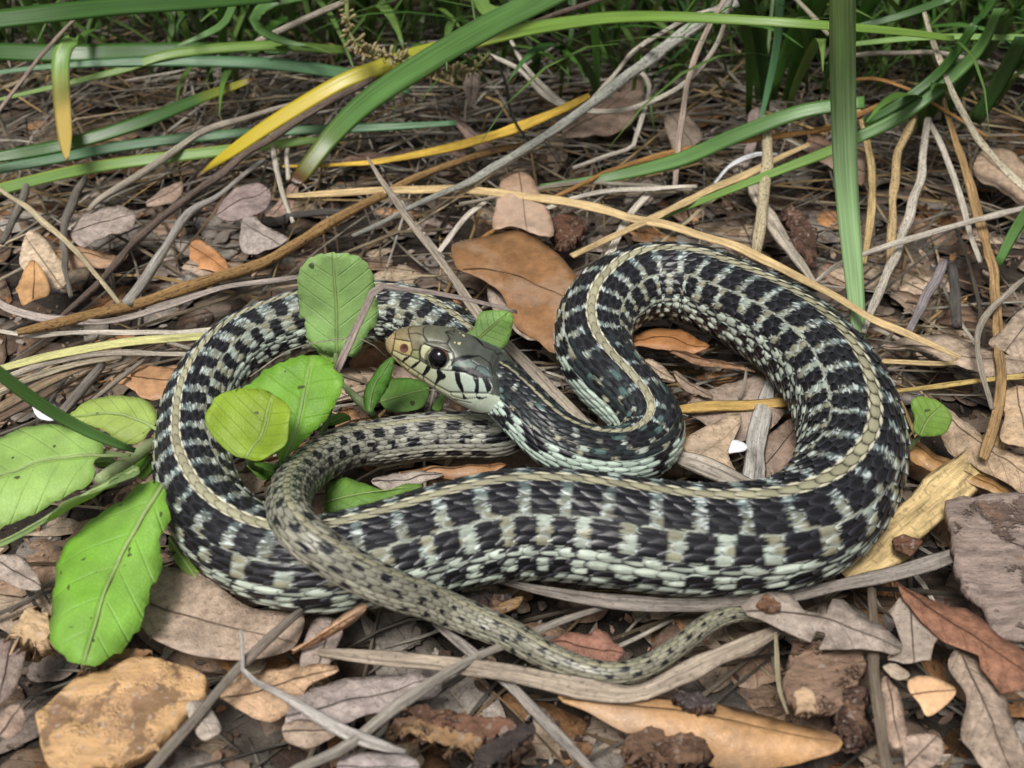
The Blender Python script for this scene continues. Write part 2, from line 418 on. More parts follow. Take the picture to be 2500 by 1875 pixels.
def leaf(name, outline, mat, color, z=.2, tilt=(0, 0), rib=None, curl=.0, wave=.08, thick=.025, smooth=True, amp=0, teeth=0, torn=.0,
         parent=None, ribcol=None, ribw=.02, npts=None, fine=13, seed=None, hero=True, veins=0, fold=0.0, zfun=None, ribmat=None, rough=0.0):
    """leaf traced on the photo: outline px, height z at its centre, tilt = cm of height per 100 px in x and in y"""
    seed = seed if seed is not None else (sum(map(ord, name))*.37+outline[0][0]*.013) % 50
    O = np.array([p[:2] for p in outline], float); n0 = len(O)
    npts = npts or max(48, n0*5)
    O = catmull(O, npts*2, True) if smooth else resample(np.vstack([O, O[:1]]), npts*2+1, 2)[:-1]
    O = resample(np.vstack([O, O[:1]]), npts+1, 2)[:-1]
    if amp or torn: O = jag(O, amp, teeth, seed, torn)
    c = O.mean(0); ext = O.max(0)-O.min(0); size = ext.max()
    if rib is None:
        d = O-c; u_, s_, vt = np.linalg.svd(d, full_matrices=False); ax = vt[0]
        t_ = d@ax; rib = [tuple(c+ax*t_.min()*.97), tuple(c+ax*t_.max()*.97)]
    R = np.array([r[:2] for r in rib], float); RC = catmull(R, 24) if len(R) > 2 else np.linspace(R[0], R[-1], 24)
    ax = R[-1]-R[0]; rl = np.linalg.norm(ax); ax = ax/rl; pn = np.array([-ax[1], ax[0]])
    ribt = (RC-R[0])@ax; ribv = (RC-R[0])@pn; hwid = max(np.abs(((O-R[0])@pn)-np.interp((O-R[0])@ax, ribt, ribv)).max(), 1)
    P0 = at(c[0], c[1], z); pxcm = FPX/depth_of(P0)
    def uvf(q):
        t = (q-R[0])@ax; v = ((q-R[0])@pn-np.interp(t, ribt, ribv))/hwid
        return np.stack([t/rl, v], 1)
    if zfun is None: zf = lambda q: z+tilt[0]*(q[:, 0]-c[0])/100+tilt[1]*(q[:, 1]-c[1])/100
    else: zf = zfun
    c3 = [at(c[0]+a, c[1]+b, float(zf(np.array([[c[0]+a, c[1]+b]]))[0])) for a, b in ((0, 0), (5, 0), (0, -5))]
    NRM = norm(np.cross(c3[1]-c3[0], c3[2]-c3[0])); scm = size/pxcm
    def base(q):
        P = at(q[:, 0], q[:, 1], zf(q)); k = uvf(q)
        d = curl*scm*k[:, 1]**2+fold*scm*np.abs(k[:, 1])+wave*scm*(fbm(q[:, 0]/size*3.2+seed, q[:, 1]/size*3.2+seed*1.7)-.5)
        if veins: d += -.007*scm*np.abs(np.cos(math.pi*(k[:, 0]*5.5-np.abs(k[:, 1])*1.7)))**6*np.minimum(np.abs(k[:, 1])*6, 1)
        if rough:
            g = q/pxcm; r1 = fbm(g[:, 0]*1.6+seed, g[:, 1]*3.4+seed*.3); r2 = fbm(g[:, 0]*5+seed, g[:, 1]*9+3)
            d += rough*(np.floor(r1*7)/7-.5)*.9+rough*(r2-.5)*.55
        return P+NRM*d[:, None]
    pts, tri = sheet(O, size/fine)
    # faces upward (towards NRM)
    V = base(pts)
    if tri:
        f = tri[0]; 
        if np.cross(V[f[1]]-V[f[0]], V[f[2]]-V[f[0]])@NRM < 0: tri = [t[::-1] for t in tri]
    W, G, N = thicken(V, tri, thick)
    uv = uvf(pts); uv = np.vstack([uv, uv])
    o = V[np.argmin(V[:, 2])] if parent is None else np.array(parent.location)/CM
    ob = link(mesh(name, W, G, mat, uv, None, o), name, parent, o, color)
    if hero and V[:, 2].min() < 2:
        lower_ce(W[W[:, 2] < 2.5], .03)
    if ribcol is not None:
        q = RC; Pm = base(q)+NRM*(.012); nn = len(q); hw = np.linspace(1, .3, nn)*ribw
        Vr, Fr, ur, tt = tube_arrays(resample(Pm, 20), np.interp(np.linspace(0, 1, 20), np.linspace(0, 1, nn), hw), np.interp(np.linspace(0, 1, 20), np.linspace(0, 1, nn), hw)*.7, 'round', NRM)
        o2 = np.array(parent.location)/CM if parent is not None else o
        rb = bpy.data.objects.new('midrib', mesh('midrib', Vr, Fr, ribmat or M['tanstraw'], ur, np.repeat(tt[:, None], 3, 1), o2)); COL.objects.link(rb)
        rb.parent = ob; rb.color = (*ribcol, 1)
    ob['_'] = 0; del ob['_']
    return ob, base

# ------------------------------------------------------------------ ground
def build_ground():
    a = np.r_[-1500, -700, -300, -120, np.linspace(-60, 60, 81), 120, 300, 700, 1500]
    b = np.r_[-1500, -700, -300, -100, np.linspace(-40, 80, 81), 130, 300, 700, 1500]
    X, Y = np.meshgrid(a, b, indexing='ij'); Z = -1.25+.6*(fbm(X*.35+40, Y*.35+40)-.6)
    n, m = X.shape; V = np.stack([X, Y, Z], -1).reshape(-1, 3)
    i = np.arange(n-1)[:, None]*m; j = np.arange(m-1)[None]
    Fs = np.stack([i+j, i+m+j, i+m+j+1, i+j+1], -1).reshape(-1, 4)
    g = link(mesh('ground', V, Fs, M['soil']), 'ground'); tag(g, kind='structure')
build_ground()
# ------------------------------------------------------------------ the snake
# visual centre line of the body on the photo: px, py, apparent width px, centre height (None = lying on the litter)
BODY = [(1136,906,132,2.52),(1184,931,138,2.3),(1230,957,138,2.18),(1270,996,138,2.03),(1314,1040,140,1.82),(1360,1080,142,1.55),(1440,1113,145,1.25),(1530,1116,148,1.0),
 (1582,1085,152,None),(1588,1040,158,None),(1550,985,168,None),(1497,930,178,None),(1462,880,180,None),(1447,830,180,None),(1455,780,186,None),
 (1478,745,190,None),(1520,712,192,None),(1585,691,190,None),(1680,694,190,None),(1756,721,192,None),(1846,767,210,None),(1937,828,230,None),(2007,900,244,None),
 (2052,970,250,None),(2079,1058,250,None),(2075,1135,258,None),(2042,1210,262,None),(1985,1268,268,None),(1890,1308,272,None),(1770,1320,270,None),
 (1657,1318,272,None),(1521,1304,280,None),(1386,1287,278,None),(1250,1285,278,None),(1110,1310,268,None),(960,1350,250,None),(820,1377,236,None),
 (735,1378,226,None),(660,1360,218,None),(590,1325,212,None),(527,1270,205,None),(490,1205,194,None),(472,1140,182,None),(470,1070,170,None),(480,1000,165,None),
 (508,938,163,None),(555,880,160,None),(620,832,160,None),(735,788,157,None),(830,769,156,None),(915,762,154,None),(1010,776,150,None),(1090,815,145,None),
 (1160,870,138,None),(1215,935,130,None),(1248,1000,124,None),(1245,1045,118,None),(1205,1062,114,None),(1150,1062,110,None),(1050,1064,114,None),(942,1077,110,None),
 (850,1093,110,.75),(775,1130,108,1.1),(722,1178,104,1.65),(704,1225,102,2.2),(716,1275,104,2.55),(756,1320,106,2.55),(815,1363,104,2.3),(870,1396,102,2.0),
 (925,1425,98,1.68),(985,1450,95,1.3),(1040,1466,92,.95),(1096,1490,88,.6),(1180,1523,82,None),(1255,1555,75,None),(1340,1603,65,None),(1431,1637,57,None),
 (1499,1645,54,None),(1566,1633,53,None),(1625,1601,52,None),(1679,1560,51,None),(1729,1522,48,None),(1779,1501,44,None),(1825,1499,38,None),(1880,1512,28,None),(1960,1532,6,None)]

def body_path():
    P, Rr = [], []
    for x, y, wd, zc in BODY:
        z = 1.0 if zc is None else zc
        for _ in range(12):
            p = at(x, y, z); r = .5*wd*depth_of(p)/FPX
            if zc is None: z = r*.97+.02
        P.append(p); Rr.append(r)
    P = np.array(P); Rr = np.array(Rr)
    # radii follow the animal, not the tracing: light smoothing
    for _ in range(4): Rr[1:-1] = .25*Rr[:-2]+.5*Rr[1:-1]+.25*Rr[2:]
    Q = resample(catmull(np.c_[P, Rr], 4000), 1800)
    for _ in range(25): Q[1:-1] = .25*Q[:-2]+.5*Q[1:-1]+.25*Q[2:]
    return Q
SP = body_path()
S_LEN = np.r_[0, np.cumsum(np.linalg.norm(np.diff(SP[:, :3], axis=0), axis=1))]
ST = norm(np.gradient(SP[:, :3], axis=0))
SD = np.array([0, 0, 1.0])-ST*ST[:, 2:3]; SD = norm(SD)
# body rolls a little: (px index in BODY -> degrees), positive turns the back towards B
ROLL = [(0,6),(3,15),(6,10),(9,4),(12,8),(15,0),(19,2),(22,14),(25,14),(28,-4),(31,-12),(35,-10),(38,2),(42,16),(46,18),(49,6),(54,0),(62,6),(66,0),(90,0)]
def _roll():
    idx = np.interp(S_LEN/S_LEN[-1], _chord_fraction(), np.arange(len(BODY)))
    return np.radians(np.interp(idx, [a for a, b in ROLL], [b for a, b in ROLL]))
def _chord_fraction():
    c = np.array([at(x, y, 1.0 if z is None else z) for x, y, w_, z in BODY]); d = np.r_[0, np.cumsum(np.linalg.norm(np.diff(c, axis=0), axis=1))]
    return d/d[-1]
_B0 = np.cross(SD, ST); _ra = _roll()[:, None]; SD = SD*np.cos(_ra)+_B0*np.sin(_ra); SB = np.cross(SD, ST)
def ev(s, arr): return np.stack([np.interp(s, S_LEN, arr[:, k]) for k in range(arr.shape[1])], -1)
_key = [np.argmin(np.linalg.norm(to_px(SP[:, :3])-np.array([x, y]), axis=1)+0*S_LEN) for x, y, *_ in BODY]
def s_at(i):
    """arc length of BODY point i (search only near its order along the body)"""
    x, y = BODY[i][:2]; d = np.linalg.norm(to_px(SP[:, :3])-np.array([x, y]), axis=1)
    lo, hi = max(i/len(BODY)-.12, 0), min(i/len(BODY)+.12, 1)
    fr = np.arange(len(SP))/len(SP)
    # arc fraction guess from chord lengths
    return S_LEN[np.argmin(np.where(np.abs(fr-CH[i]) < .04, d, 1e9))]
_c = np.array([at(x, y, 1.0 if z is None else z) for x, y, w_, z in BODY]); CH = np.r_[0, np.cumsum(np.linalg.norm(np.diff(_c, axis=0), axis=1))]; CH = CH/CH[-1]
S_HIDE = s_at(54)         # the bend hidden under the neck
S_LEFT = s_at(36); S_TAIL = s_at(72)         # where the tail proper has come down to the litter
TOT = S_LEN[-1]

def surf(s, th, lift=0.0):
    """point on the skin: s arc length, th angle from the back (radians), lift outward"""
    c = ev(s, SP); T = norm(ev(s, ST)); D = norm(ev(s, SD)); B = np.cross(D, T)
    r = c[..., 3]
    sq = 1-.10*np.clip((np.abs(th)-1.9)/.9, 0, 1)**2       # flattened belly
    hd = 1+.0*r
    rr = (r*sq*hd+lift)
    return c[..., :3]+(np.cos(th)*rr)[..., None]*D+(np.sin(th)*rr)[..., None]*B

CREAM = np.array([.60, .50, .29]); BLACK = np.array([.007, .007, .009]); PALE = np.array([.47, .53, .45]); OLIV = np.array([.20, .195, .135])
TEAL = np.array([.115, .15, .15]); WHITE = np.array([.72, .80, .78]); GREY = np.array([.24, .235, .18])

def hsh(a, b, c=0):
    i = (np.round(a).astype(int)*73+np.round(b).astype(int)*151+c*37) & 255; j = (np.round(b).astype(int)*97+np.round(a).astype(int)*29+c*11) & 255
    return _NT[i, j]

def skin_colour(s, k, per, under=False):
    """colour of the skin: k = signed scale row (float), per = running count of check periods along the body"""
    s = np.asarray(s, float); k = np.asarray(k, float); a = np.abs(k)
    rear = np.clip((s-S_HIDE+3)/6, 0, 1); tail = np.clip((s-S_TAIL+12)/14, 0, 1); left = np.clip((s-S_LEFT)/14, 0, 1)*(1-rear)
    neck = np.clip((10-s)/7, 0, 1)
    row = np.round(k); cell = np.floor(per*2+.5*(row % 2))                # which scale this is
    R1 = hsh(row, cell, 1); R2 = hsh(row, cell, 2)
    jg = (vnoise(k*13+3, cell*5.7)-.5)*.24+(vnoise(k*31+1, cell*2.3)-.5)*.14   # ragged ends, combed along the scale
    shp = a.shape+(3,); c = np.broadcast_to(BLACK, shp).copy()
    def put(m, col): c[m] = (np.broadcast_to(col, shp))[m]
    o1 = (hsh(row, np.floor(per), 3)-.5)*.06; o2 = (hsh(row, np.floor(per+.5), 4)-.5)*.07
    f1 = np.abs(((per+o1) % 1)-.5)*2; f2 = np.abs(((per+.5+o2) % 1)-.5)*2      # 0 mid block, 1 at the gap between blocks
    v = .75+.5*vnoise(s*7+2, k*5)[..., None]
    # upper checks: black blocks, narrow dusted gaps
    up = (a >= .5) & (a < 4.55); bw = .27+.22*left
    bar1 = up & (f1+jg > 1-bw) & (R1 > .03)
    mixf = np.clip((a-1.6)/2.2, 0, 1)[..., None]
    put(bar1, (TEAL*(1-mixf)+OLIV*mixf)*v*(.55+.8*R2[..., None]))
    put(bar1 & (vnoise(s*9+3, k*6) > .66), WHITE*.62*v)
    lo = (a >= 4.55) & (a < 7.4); bw2 = .33+.22*left
    bar2 = lo & (f2+jg > 1-bw2) & (R1 > .02)
    put(bar2, np.where((R2 > .6)[..., None], PALE*.7, OLIV*1.25)*v)
    put((np.abs(a-4.5+jg*.5) < .2) & (R2 > .3) & (f1 > .2), OLIV*1.2*v)
    st = (a >= 7.4); pl = PALE*v*(.8+.35*R2[..., None])
    put(st, pl)
    put(st & (a < 8.7) & (f1+jg*1.3 < .62) & (a % 1 > .3) & (R1 > .14), BLACK)
    put((a >= 8.7) & (a < 10.2) & (f2+jg*1.2 < .64) & (R1 > .12), BLACK)
    put((a >= 10.2) & (a < 12.6) & (f1+jg*1.2 < .64-.12*(a-10.5)) & (R1 > .12), BLACK)
    # neck: blocks break up, blue-green dusting, white throat with a few spots
    bl = (neck > .05) & (a > .5) & (a < 6.3) & (R1 > .62-.25*neck)
    put(bl, np.array([.012, .016, .017])*(.3+1.6*R2[..., None])*v)
    put((neck > .25) & (a > 1) & (a < 6.0) & (R1 > .92), np.array([.07, .115, .108])*v)
    lw = (neck > .1) & (a >= 6.3)
    put(lw, np.array([.46, .56, .48])*v); put(lw & (vnoise(cell*.9+4, row*.55) > .56) & (a < 11), BLACK)
    # rear: olive grey with small square spots, the tail plainer still
    keep = (rear > .5)
    if keep.any():
        g = np.array([.30, .30, .25])*(.75+.5*R2[..., None]); g = g*(1-tail[..., None])+np.array([.225, .215, .16])*(.8+.4*R2[..., None])*tail[..., None]
        g = np.where((a > 7.2)[..., None], g*1.35, g); c[keep] = g[keep]
        q1 = (np.abs(a-2.3) < 1.2) & (f1+jg < .60-.30*tail); q2 = (np.abs(a-5.6) < 1.15) & (f2+jg < .60-.28*tail); q3 = (np.abs(a-9.4) < 1.0) & (f1+jg < .56-.32*tail)
        put(keep & (q1 | q2 | q3) & (R1 > .12+.25*tail), BLACK)
    # stripe down the back: the middle row and the inner edge of its neighbours
    sw = .74-.12*rear-.42*np.clip((4-s)/4, 0, 1)-.12*neck
    cr = np.where((a < .5)[..., None], np.array([.31, .295, .195])*(.85+.3*R2[..., None]), np.array([.55, .52, .385])); cr = cr*(1-.08*rear[..., None])
    cr = cr*(1-.5*tail[..., None])+np.array([.22, .21, .13])*.5*tail[..., None]
    put((a < sw) & ((s > 1.2) | (R1 > .3)), cr)
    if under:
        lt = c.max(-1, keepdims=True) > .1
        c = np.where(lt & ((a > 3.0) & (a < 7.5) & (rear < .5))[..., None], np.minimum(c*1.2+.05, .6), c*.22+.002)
    return c

def build_snake():
    VV, FF, CC = [], [], []; off = 0
    # inner skin: one continuous tube
    ns, nt_ = 1500, 72
    s = np.linspace(0, TOT, ns); th = np.linspace(-math.pi, math.pi, nt_, endpoint=False)
    Sg, Tg = np.meshgrid(s, th, indexing='ij')
    rr = ev(s, SP)[:, 3]
    pitch_s = (.22+.195*rr)*(1-.30*np.clip((7-s)/6, 0, 1)); per_run = np.r_[0, np.cumsum(np.diff(s)/(.5*(pitch_s[1:]+pitch_s[:-1])))]     # scales counted along the body
    dth = 10.4*math.pi/180
    Kg = Tg/dth; Pg = np.interp(Sg.ravel(), s, per_run).reshape(Sg.shape)/2.0
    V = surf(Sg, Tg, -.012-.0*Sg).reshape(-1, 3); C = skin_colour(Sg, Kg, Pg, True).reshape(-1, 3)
    i = np.arange(ns-1)[:, None]*nt_; j = np.arange(nt_)[None]; j2 = (j+1) % nt_
    Fq = np.stack([i+j, i+nt_+j, i+nt_+j2, i+j2], -1).reshape(-1, 4)
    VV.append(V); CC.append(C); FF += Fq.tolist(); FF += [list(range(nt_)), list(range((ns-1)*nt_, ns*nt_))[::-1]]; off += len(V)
    # scales: overlapping keeled shells in quincunx rows
    def scale_block(sc, kc, plen, kw, per0, dthr, keel=.010, nu=9, nv=9, lift=.045, plump=1.0):
        """sc front end position, kc row, plen length, kw half width in rows"""
        nonlocal off
        m = len(sc); u = np.linspace(0, 1, nu); v = np.linspace(-1, 1, nv); U, W = np.meshgrid(u, v, indexing='ij')
        prof = np.clip(np.sin(np.pi*np.clip(U*.86+.10, 0, 1)), 0, 1)**.62
        s_ = sc[:, None, None]+plen[:, None, None]*U
        k_ = kc[:, None, None]+kw[:, None, None]*W*prof
        rloc = np.interp(sc, S_LEN, SP[:, 3])[:, None, None]
        h = lift*np.clip(rloc, .25, 1.1)*(.15+1.15*U**.8)*(1-.55*W**2*plump)+keel*np.exp(-(W/.16)**2)*np.clip(rloc, .2, 1)*np.sin(np.pi*np.clip(U, 0, 1))-.022*np.clip(rloc, .2, 1)*(1-U)**3
        s_ = np.clip(s_, 0, TOT-.01)
        P = surf(s_, k_*dthr, h)
        C = skin_colour(s_, k_*(dthr/dth), per0[:, None, None]+(U[None]*plen[:, None, None]/np.interp(sc, s, pitch_s)[:, None, None])/2.0)
        # black scales: grey rim paints in edge sheen; other rims and edges are pattern
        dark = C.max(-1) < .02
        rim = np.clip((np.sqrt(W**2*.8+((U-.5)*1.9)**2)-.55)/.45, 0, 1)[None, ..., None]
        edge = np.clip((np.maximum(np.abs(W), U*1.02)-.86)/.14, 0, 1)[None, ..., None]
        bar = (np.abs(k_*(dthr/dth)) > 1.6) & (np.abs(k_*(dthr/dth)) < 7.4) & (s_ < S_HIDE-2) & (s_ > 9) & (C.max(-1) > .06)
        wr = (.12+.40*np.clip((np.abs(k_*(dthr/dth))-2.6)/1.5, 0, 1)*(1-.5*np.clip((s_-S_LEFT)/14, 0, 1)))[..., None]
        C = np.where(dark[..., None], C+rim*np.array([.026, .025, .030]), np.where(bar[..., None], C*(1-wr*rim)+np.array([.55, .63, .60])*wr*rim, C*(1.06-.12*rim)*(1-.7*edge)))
        C = C*(.86+.28*RNG.random((m, 1, 1, 1)))
        base = off+np.arange(m)[:, None, None]*nu*nv
        ii = np.arange(nu-1)[:, None]*nv; jj = np.arange(nv-1)[None]
        q = np.stack([ii+jj, ii+nv+jj, ii+nv+jj+1, ii+jj+1], -1).reshape(1, -1, 4)+base.reshape(-1, 1, 1)
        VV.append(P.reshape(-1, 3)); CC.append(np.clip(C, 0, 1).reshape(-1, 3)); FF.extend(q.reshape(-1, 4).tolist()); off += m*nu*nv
    nper = int(per_run[-1])
    def rows_for(s0, s1, nrow):
        dthr = dth*23/nrow
        kk = np.arange(-(nrow//2), nrow//2+1)
        for k in kk:
            cnt = np.arange(0, nper)+.5*(k % 2)
            sc = np.interp(cnt, per_run, s); keep = (sc >= s0+((np.interp(abs(k)*dth, AB_T, AB_A)-1500)/HS-.34 if s0 < 1 else 0)) & (sc < s1); sc = sc[keep]; cn = cnt[keep]
            if not len(sc): continue
            pl = np.interp(sc, s, pitch_s)
            sc = sc+RNG.normal(0, .012, len(sc))
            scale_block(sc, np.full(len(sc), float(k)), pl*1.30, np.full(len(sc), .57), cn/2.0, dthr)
        # broad belly plates
        cnt = np.arange(0, nper).astype(float); sc = np.interp(cnt, per_run, s); keep = (sc >= s0+(.1 if s0 < 1 else 0)) & (sc < s1); sc = sc[keep]; cn = cnt[keep]
        pl = np.interp(sc, s, pitch_s); kv = 0
        for side in (-1, 1):
            lo_, hi_ = nrow/2+.0, math.pi/dthr
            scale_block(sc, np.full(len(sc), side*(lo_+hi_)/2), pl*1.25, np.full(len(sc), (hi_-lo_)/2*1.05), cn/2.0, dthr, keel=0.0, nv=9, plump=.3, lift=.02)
    rows_for(.18, S_HIDE, 23); rows_for(S_HIDE, S_TAIL-10, 19); rows_for(S_TAIL-10, S_TAIL+1.5, 15); rows_for(S_TAIL+1.5, TOT-.3, 11)
    # ---------------------------------------------------------------- head
    HV, HF_, HC, eyes = build_head()
    VV.append(HV); CC.append(HC); FF.extend([[q+off for q in f] for f in HF_]); off += len(HV)
    b = NB('snake_skin'); at_ = b.n('Attribute', attribute_name='Col').outputs['Color']
    tc = b.n('TexCoord'); n = b.noise(tc.outputs['Object'], 2600, 2, .6)
    b.l(b.mix(.25, at_, b.ramp(n, [(.3, .6), (.5, 1.0), (.7, 1.3)]), 'MULTIPLY'), b.b.inputs['Base Color'])
    b.b.inputs['Roughness'].default_value = .34; b.b.inputs['Specular IOR Level'].default_value = .42
    b.l(b.bump(n, .25, .00012), b.b.inputs['Normal'])
    o = SP[900, :3]*np.array([1, 1, 0]); root = empty('coiled_snake', o)
    tag(root, 'black and cream checkered snake with a pale back stripe coiled on the leaf litter', 'snake')
    V = np.vstack(VV); C = np.vstack(CC)
    body = link(mesh('body', V, FF, b.m, None, C, o), 'body', root, o)
    # eyes
    iris = NB('snake_iris'); tcn = iris.n('TexCoord').outputs['Object']; ln = iris.n('VectorMath', operation='LENGTH')
    sepx = iris.n('SeparateXYZ'); iris.l(tcn, sepx.inputs[0])
    d2 = iris.math('SQRT', iris.math('ADD', iris.math('POWER', sepx.outputs[0], 2.0), iris.math('POWER', sepx.outputs[1], 2.0)))
    col = iris.ramp(iris.math('MULTIPLY', d2, 280.0), [(.0, (.003, .003, .004)), (.66, (.004, .003, .004)), (.70, (.22, .08, .035)), (.77, (.09, .026, .014)), (.90, (.02, .008, .006))])
    iris.l(col, iris.b.inputs['Base Color']); iris.b.inputs['Roughness'].default_value = .08; iris.b.inputs['Specular IOR Level'].default_value = .25
    iris.b.inputs['Coat Weight'].default_value = .25; iris.b.inputs['Coat Roughness'].default_value = .02
    for ce, nrm, rad in eyes:
        th = np.linspace(0, math.pi*.62, 18); ph = np.linspace(0, 2*math.pi, 36, endpoint=False)
        Tt, Pp = np.meshgrid(th[1:], ph, indexing='ij')
        E = np.stack([np.sin(Tt)*np.cos(Pp), np.sin(Tt)*np.sin(Pp), np.cos(Tt)*.85], -1).reshape(-1, 3)*rad
        E = np.vstack([[0, 0, rad*.85], E]); nn = 36; fs = [[0, 1+q, 1+(q+1) % nn] for q in range(nn)]
        for r_ in range(16):
            for q in range(nn): fs.append([1+r_*nn+q, 1+(r_+1)*nn+q, 1+(r_+1)*nn+(q+1) % nn, 1+r_*nn+(q+1) % nn])
        eo = link(mesh('eye', E, fs, iris.m), 'eye', root, ce)
        eo.rotation_mode = 'QUATERNION'; eo.rotation_quaternion = Vector(nrm).to_track_quat('Z', 'Y')
        tag(eo, 'round glossy black eye with a thin copper ring')
    return root

# head: lofted along an axis lying across the view; markings laid out on its side chart
HK = 7.3733; HS = 671.0                       # close-up scale, and close-up pixels per cm at the head
HU = np.array([.9135, .4067])
AB_T = [0, .3, 1.0, 1.35, 1.7, 2.2, 3.15]; AB_A = [1640, 1650, 1860, 2060, 2000, 1760, 1720]
def h_profiles(a):
    top = np.interp(a, [-30, 0, 35, 110, 224, 499, 839, 1161, 1604, 1890, 2150], [60, 120, 200, 300, 385, 520, 618, 640, 636, 612, 590])
    bot = np.interp(a, [-30, 0, 24, 100, 185, 542, 1120, 1446, 1790, 2150], [20, -40, -75, -125, -165, -295, -368, -392, -418, -425])
    wid = np.interp(a, [-30, 0, 35, 110, 224, 420, 700, 1000, 1350, 1650, 1900, 2150], [10, 70, 125, 190, 245, 300, 360, 440, 545, 560, 520, 500])
    return top, bot, wid

def build_head():
    A = norm(.9135*RGT-.4067*UPV); Nim = norm(.4067*RGT+.9135*UPV)      # along the head, and across it, both square to the view axis
    P0 = at(920+175/HK, 780+430/HK, 3.13)
    Zp = np.array([0, 0, 1.0]); Up = norm(Zp-A*(Zp@A)); Lt = norm(np.cross(Up, A)); 
    if Lt@FWD > 0: Lt = -Lt                                            # towards the camera
    sE = abs(Up@FWD); cE = math.sqrt(1-sE*sE); kcm = 1/HS
    na, nt_ = 250, 220
    t = np.linspace(0, 1, na); a = -25+2130*(t**1.25); top, bot, wid = h_profiles(a)
    for _ in range(3):
        for arr in (top, bot, wid): arr[1:-1] = .25*arr[:-2]+.5*arr[1:-1]+.25*arr[2:]
    Hv = .5*(top-bot); cb = .5*(top+bot); h = np.sqrt(np.maximum(Hv**2-(wid*sE)**2, (Hv*.45)**2))/cE
    th = np.linspace(-math.pi, math.pi, nt_, endpoint=False)              # 0 = crown, + towards the camera side
    ct, st = np.cos(th), np.sin(th)
    e = .82
    cx = np.sign(ct)*np.abs(ct)**e; sx = np.sign(st)*np.abs(st)**e
    # crown a bit flat, jaw a bit narrower than the cheeks
    wmod = 1-.13*np.clip(-ct, 0, 1)**1.5
    C3 = P0+(a*kcm)[:, None]*A+(cb*kcm)[:, None]*Nim
    V = C3[:, None]+Up*(h[:, None]*cx[None]*kcm)[..., None]+Lt*(wid[:, None]*(sx*wmod)[None]*kcm)[..., None]
    ab = np.interp(np.abs(th), AB_T, AB_A); shr = 1-.14*np.clip((a[:, None]-ab[None]+30)/110, 0, 1)-.45*np.clip((a[:, None]-ab[None]-60)/260, 0, 1)
    V = C3[:, None]+(V-C3[:, None])*shr[..., None]
    # chart: project the camera-side half (mirror the far half onto it) to close-up pixels
    lat = np.abs(st)
    Vm = C3[:, None]+Up*(h[:, None]*cx[None]*kcm)[..., None]+Lt*(wid[:, None]*(np.abs(sx)*wmod)[None]*kcm)[..., None]
    q = to_px(Vm.reshape(-1, 3)); hx = (q[:, 0]-920)*HK; hy = (q[:, 1]-780)*HK
    def seg(pts, wdt):
        d = np.full(len(hx), 1e9); pts = np.array(pts, float)
        for p, r in zip(pts[:-1], pts[1:]):
            v = r-p; L2 = v@v; tt = np.clip(((hx-p[0])*v[0]+(hy-p[1])*v[1])/L2, 0, 1)
            d = np.minimum(d, np.hypot(hx-p[0]-tt*v[0], hy-p[1]-tt*v[1]))
        return d/wdt
    def inside(pts):
        pts = catmull(np.array(pts, float), 48, True); b_ = np.roll(pts, -1, 0); c = np.zeros(len(hx), int)
        for (x0, y0), (x1, y1) in zip(pts, b_):
            if y0 == y1: continue
            c += ((y0 > hy) != (y1 > hy)) & (hx < (x1-x0)*(hy-y0)/(y1-y0)+x0)
        return c % 2 == 1
    nz = vnoise(hx/38, hy/38)-.5; nz2 = fbm(hx/150+5, hy/150)
    fx = np.clip((hx-250)/650, 0, 1)[:, None]
    col = np.array([.33, .245, .125])*(1-fx)+np.array([.13, .13, .088])*fx
    fb = np.clip((hx-1000)/700, 0, 1)[:, None]; col = col*(1-fb)+np.array([.075, .082, .068])*fb
    col = col*(.62+.75*nz2[:, None])
    def paint(m, c, var=.2): col[m] = np.array(c)*(1-var/2+var*nz2[m][:, None])
    def grad(m, c0, c1, x0, x1):
        f = np.clip((hx[m]-x0)/(x1-x0), 0, 1)[:, None]; col[m] = (np.array(c0)*(1-f)+np.array(c1)*f)*(.9+.2*nz2[m][:, None])
    upper = [(230,560),(290,560),(470,640),(600,668),(770,735),(890,810),(1000,880),(1120,905),(1400,925),(1600,960),(1780,1040),(1950,1060),(2080,1180),(2060,1300),
             (2010,1330),(1800,1328),(1560,1322),(1300,1312),(1040,1172),(820,1022),(620,892),(450,772),(260,650)]
    below = hy > np.interp(hx, [200,280,450,620,820,1040,1300,1560,1800,2010,2300], [600,650,770,890,1020,1170,1310,1322,1328,1332,1420])
    nb = below & (np.abs(th)[None].repeat(na, 0).ravel() > .9)
    grad(nb, (.60, .52, .26), (.52, .58, .46), 300, 1700)
    lab = inside(upper) & ~nb
    grad(lab, (.56, .52, .28), (.40, .49, .41), 250, 1700)
    paint(inside([(165,330),(230,250),(330,245),(300,400),(285,520),(270,610),(215,540),(160,420)]), (.50, .37, .20))
    paint(inside([(300,345),(450,380),(600,400),(640,540),(600,655),(470,620),(310,545)]), (.46, .38, .17))
    paint(inside([(645,545),(765,560),(765,715),(615,660)]), (.27, .29, .14))
    paint(inside([(800,480),(860,440),(1000,545),(900,650),(880,750),(790,670)]), (.50, .50, .31))
    grad(inside([(1250,400),(1600,480),(1850,640),(1780,700),(1560,650),(1400,740),(1370,600),(1330,500)]), (.11, .118, .092), (.075, .082, .068), 1300, 1700)
    paint(inside([(1345,880),(1400,780),(1560,720),(1680,720),(1830,800),(1800,880),(1700,860),(1500,850)]), (.14, .18, .16), .5)
    paint(inside([(1780,850),(1900,830),(2050,920),(2080,1040),(1960,1010),(1820,920)]), (.10, .145, .135), .6)
    BK = (.006, .006, .008)
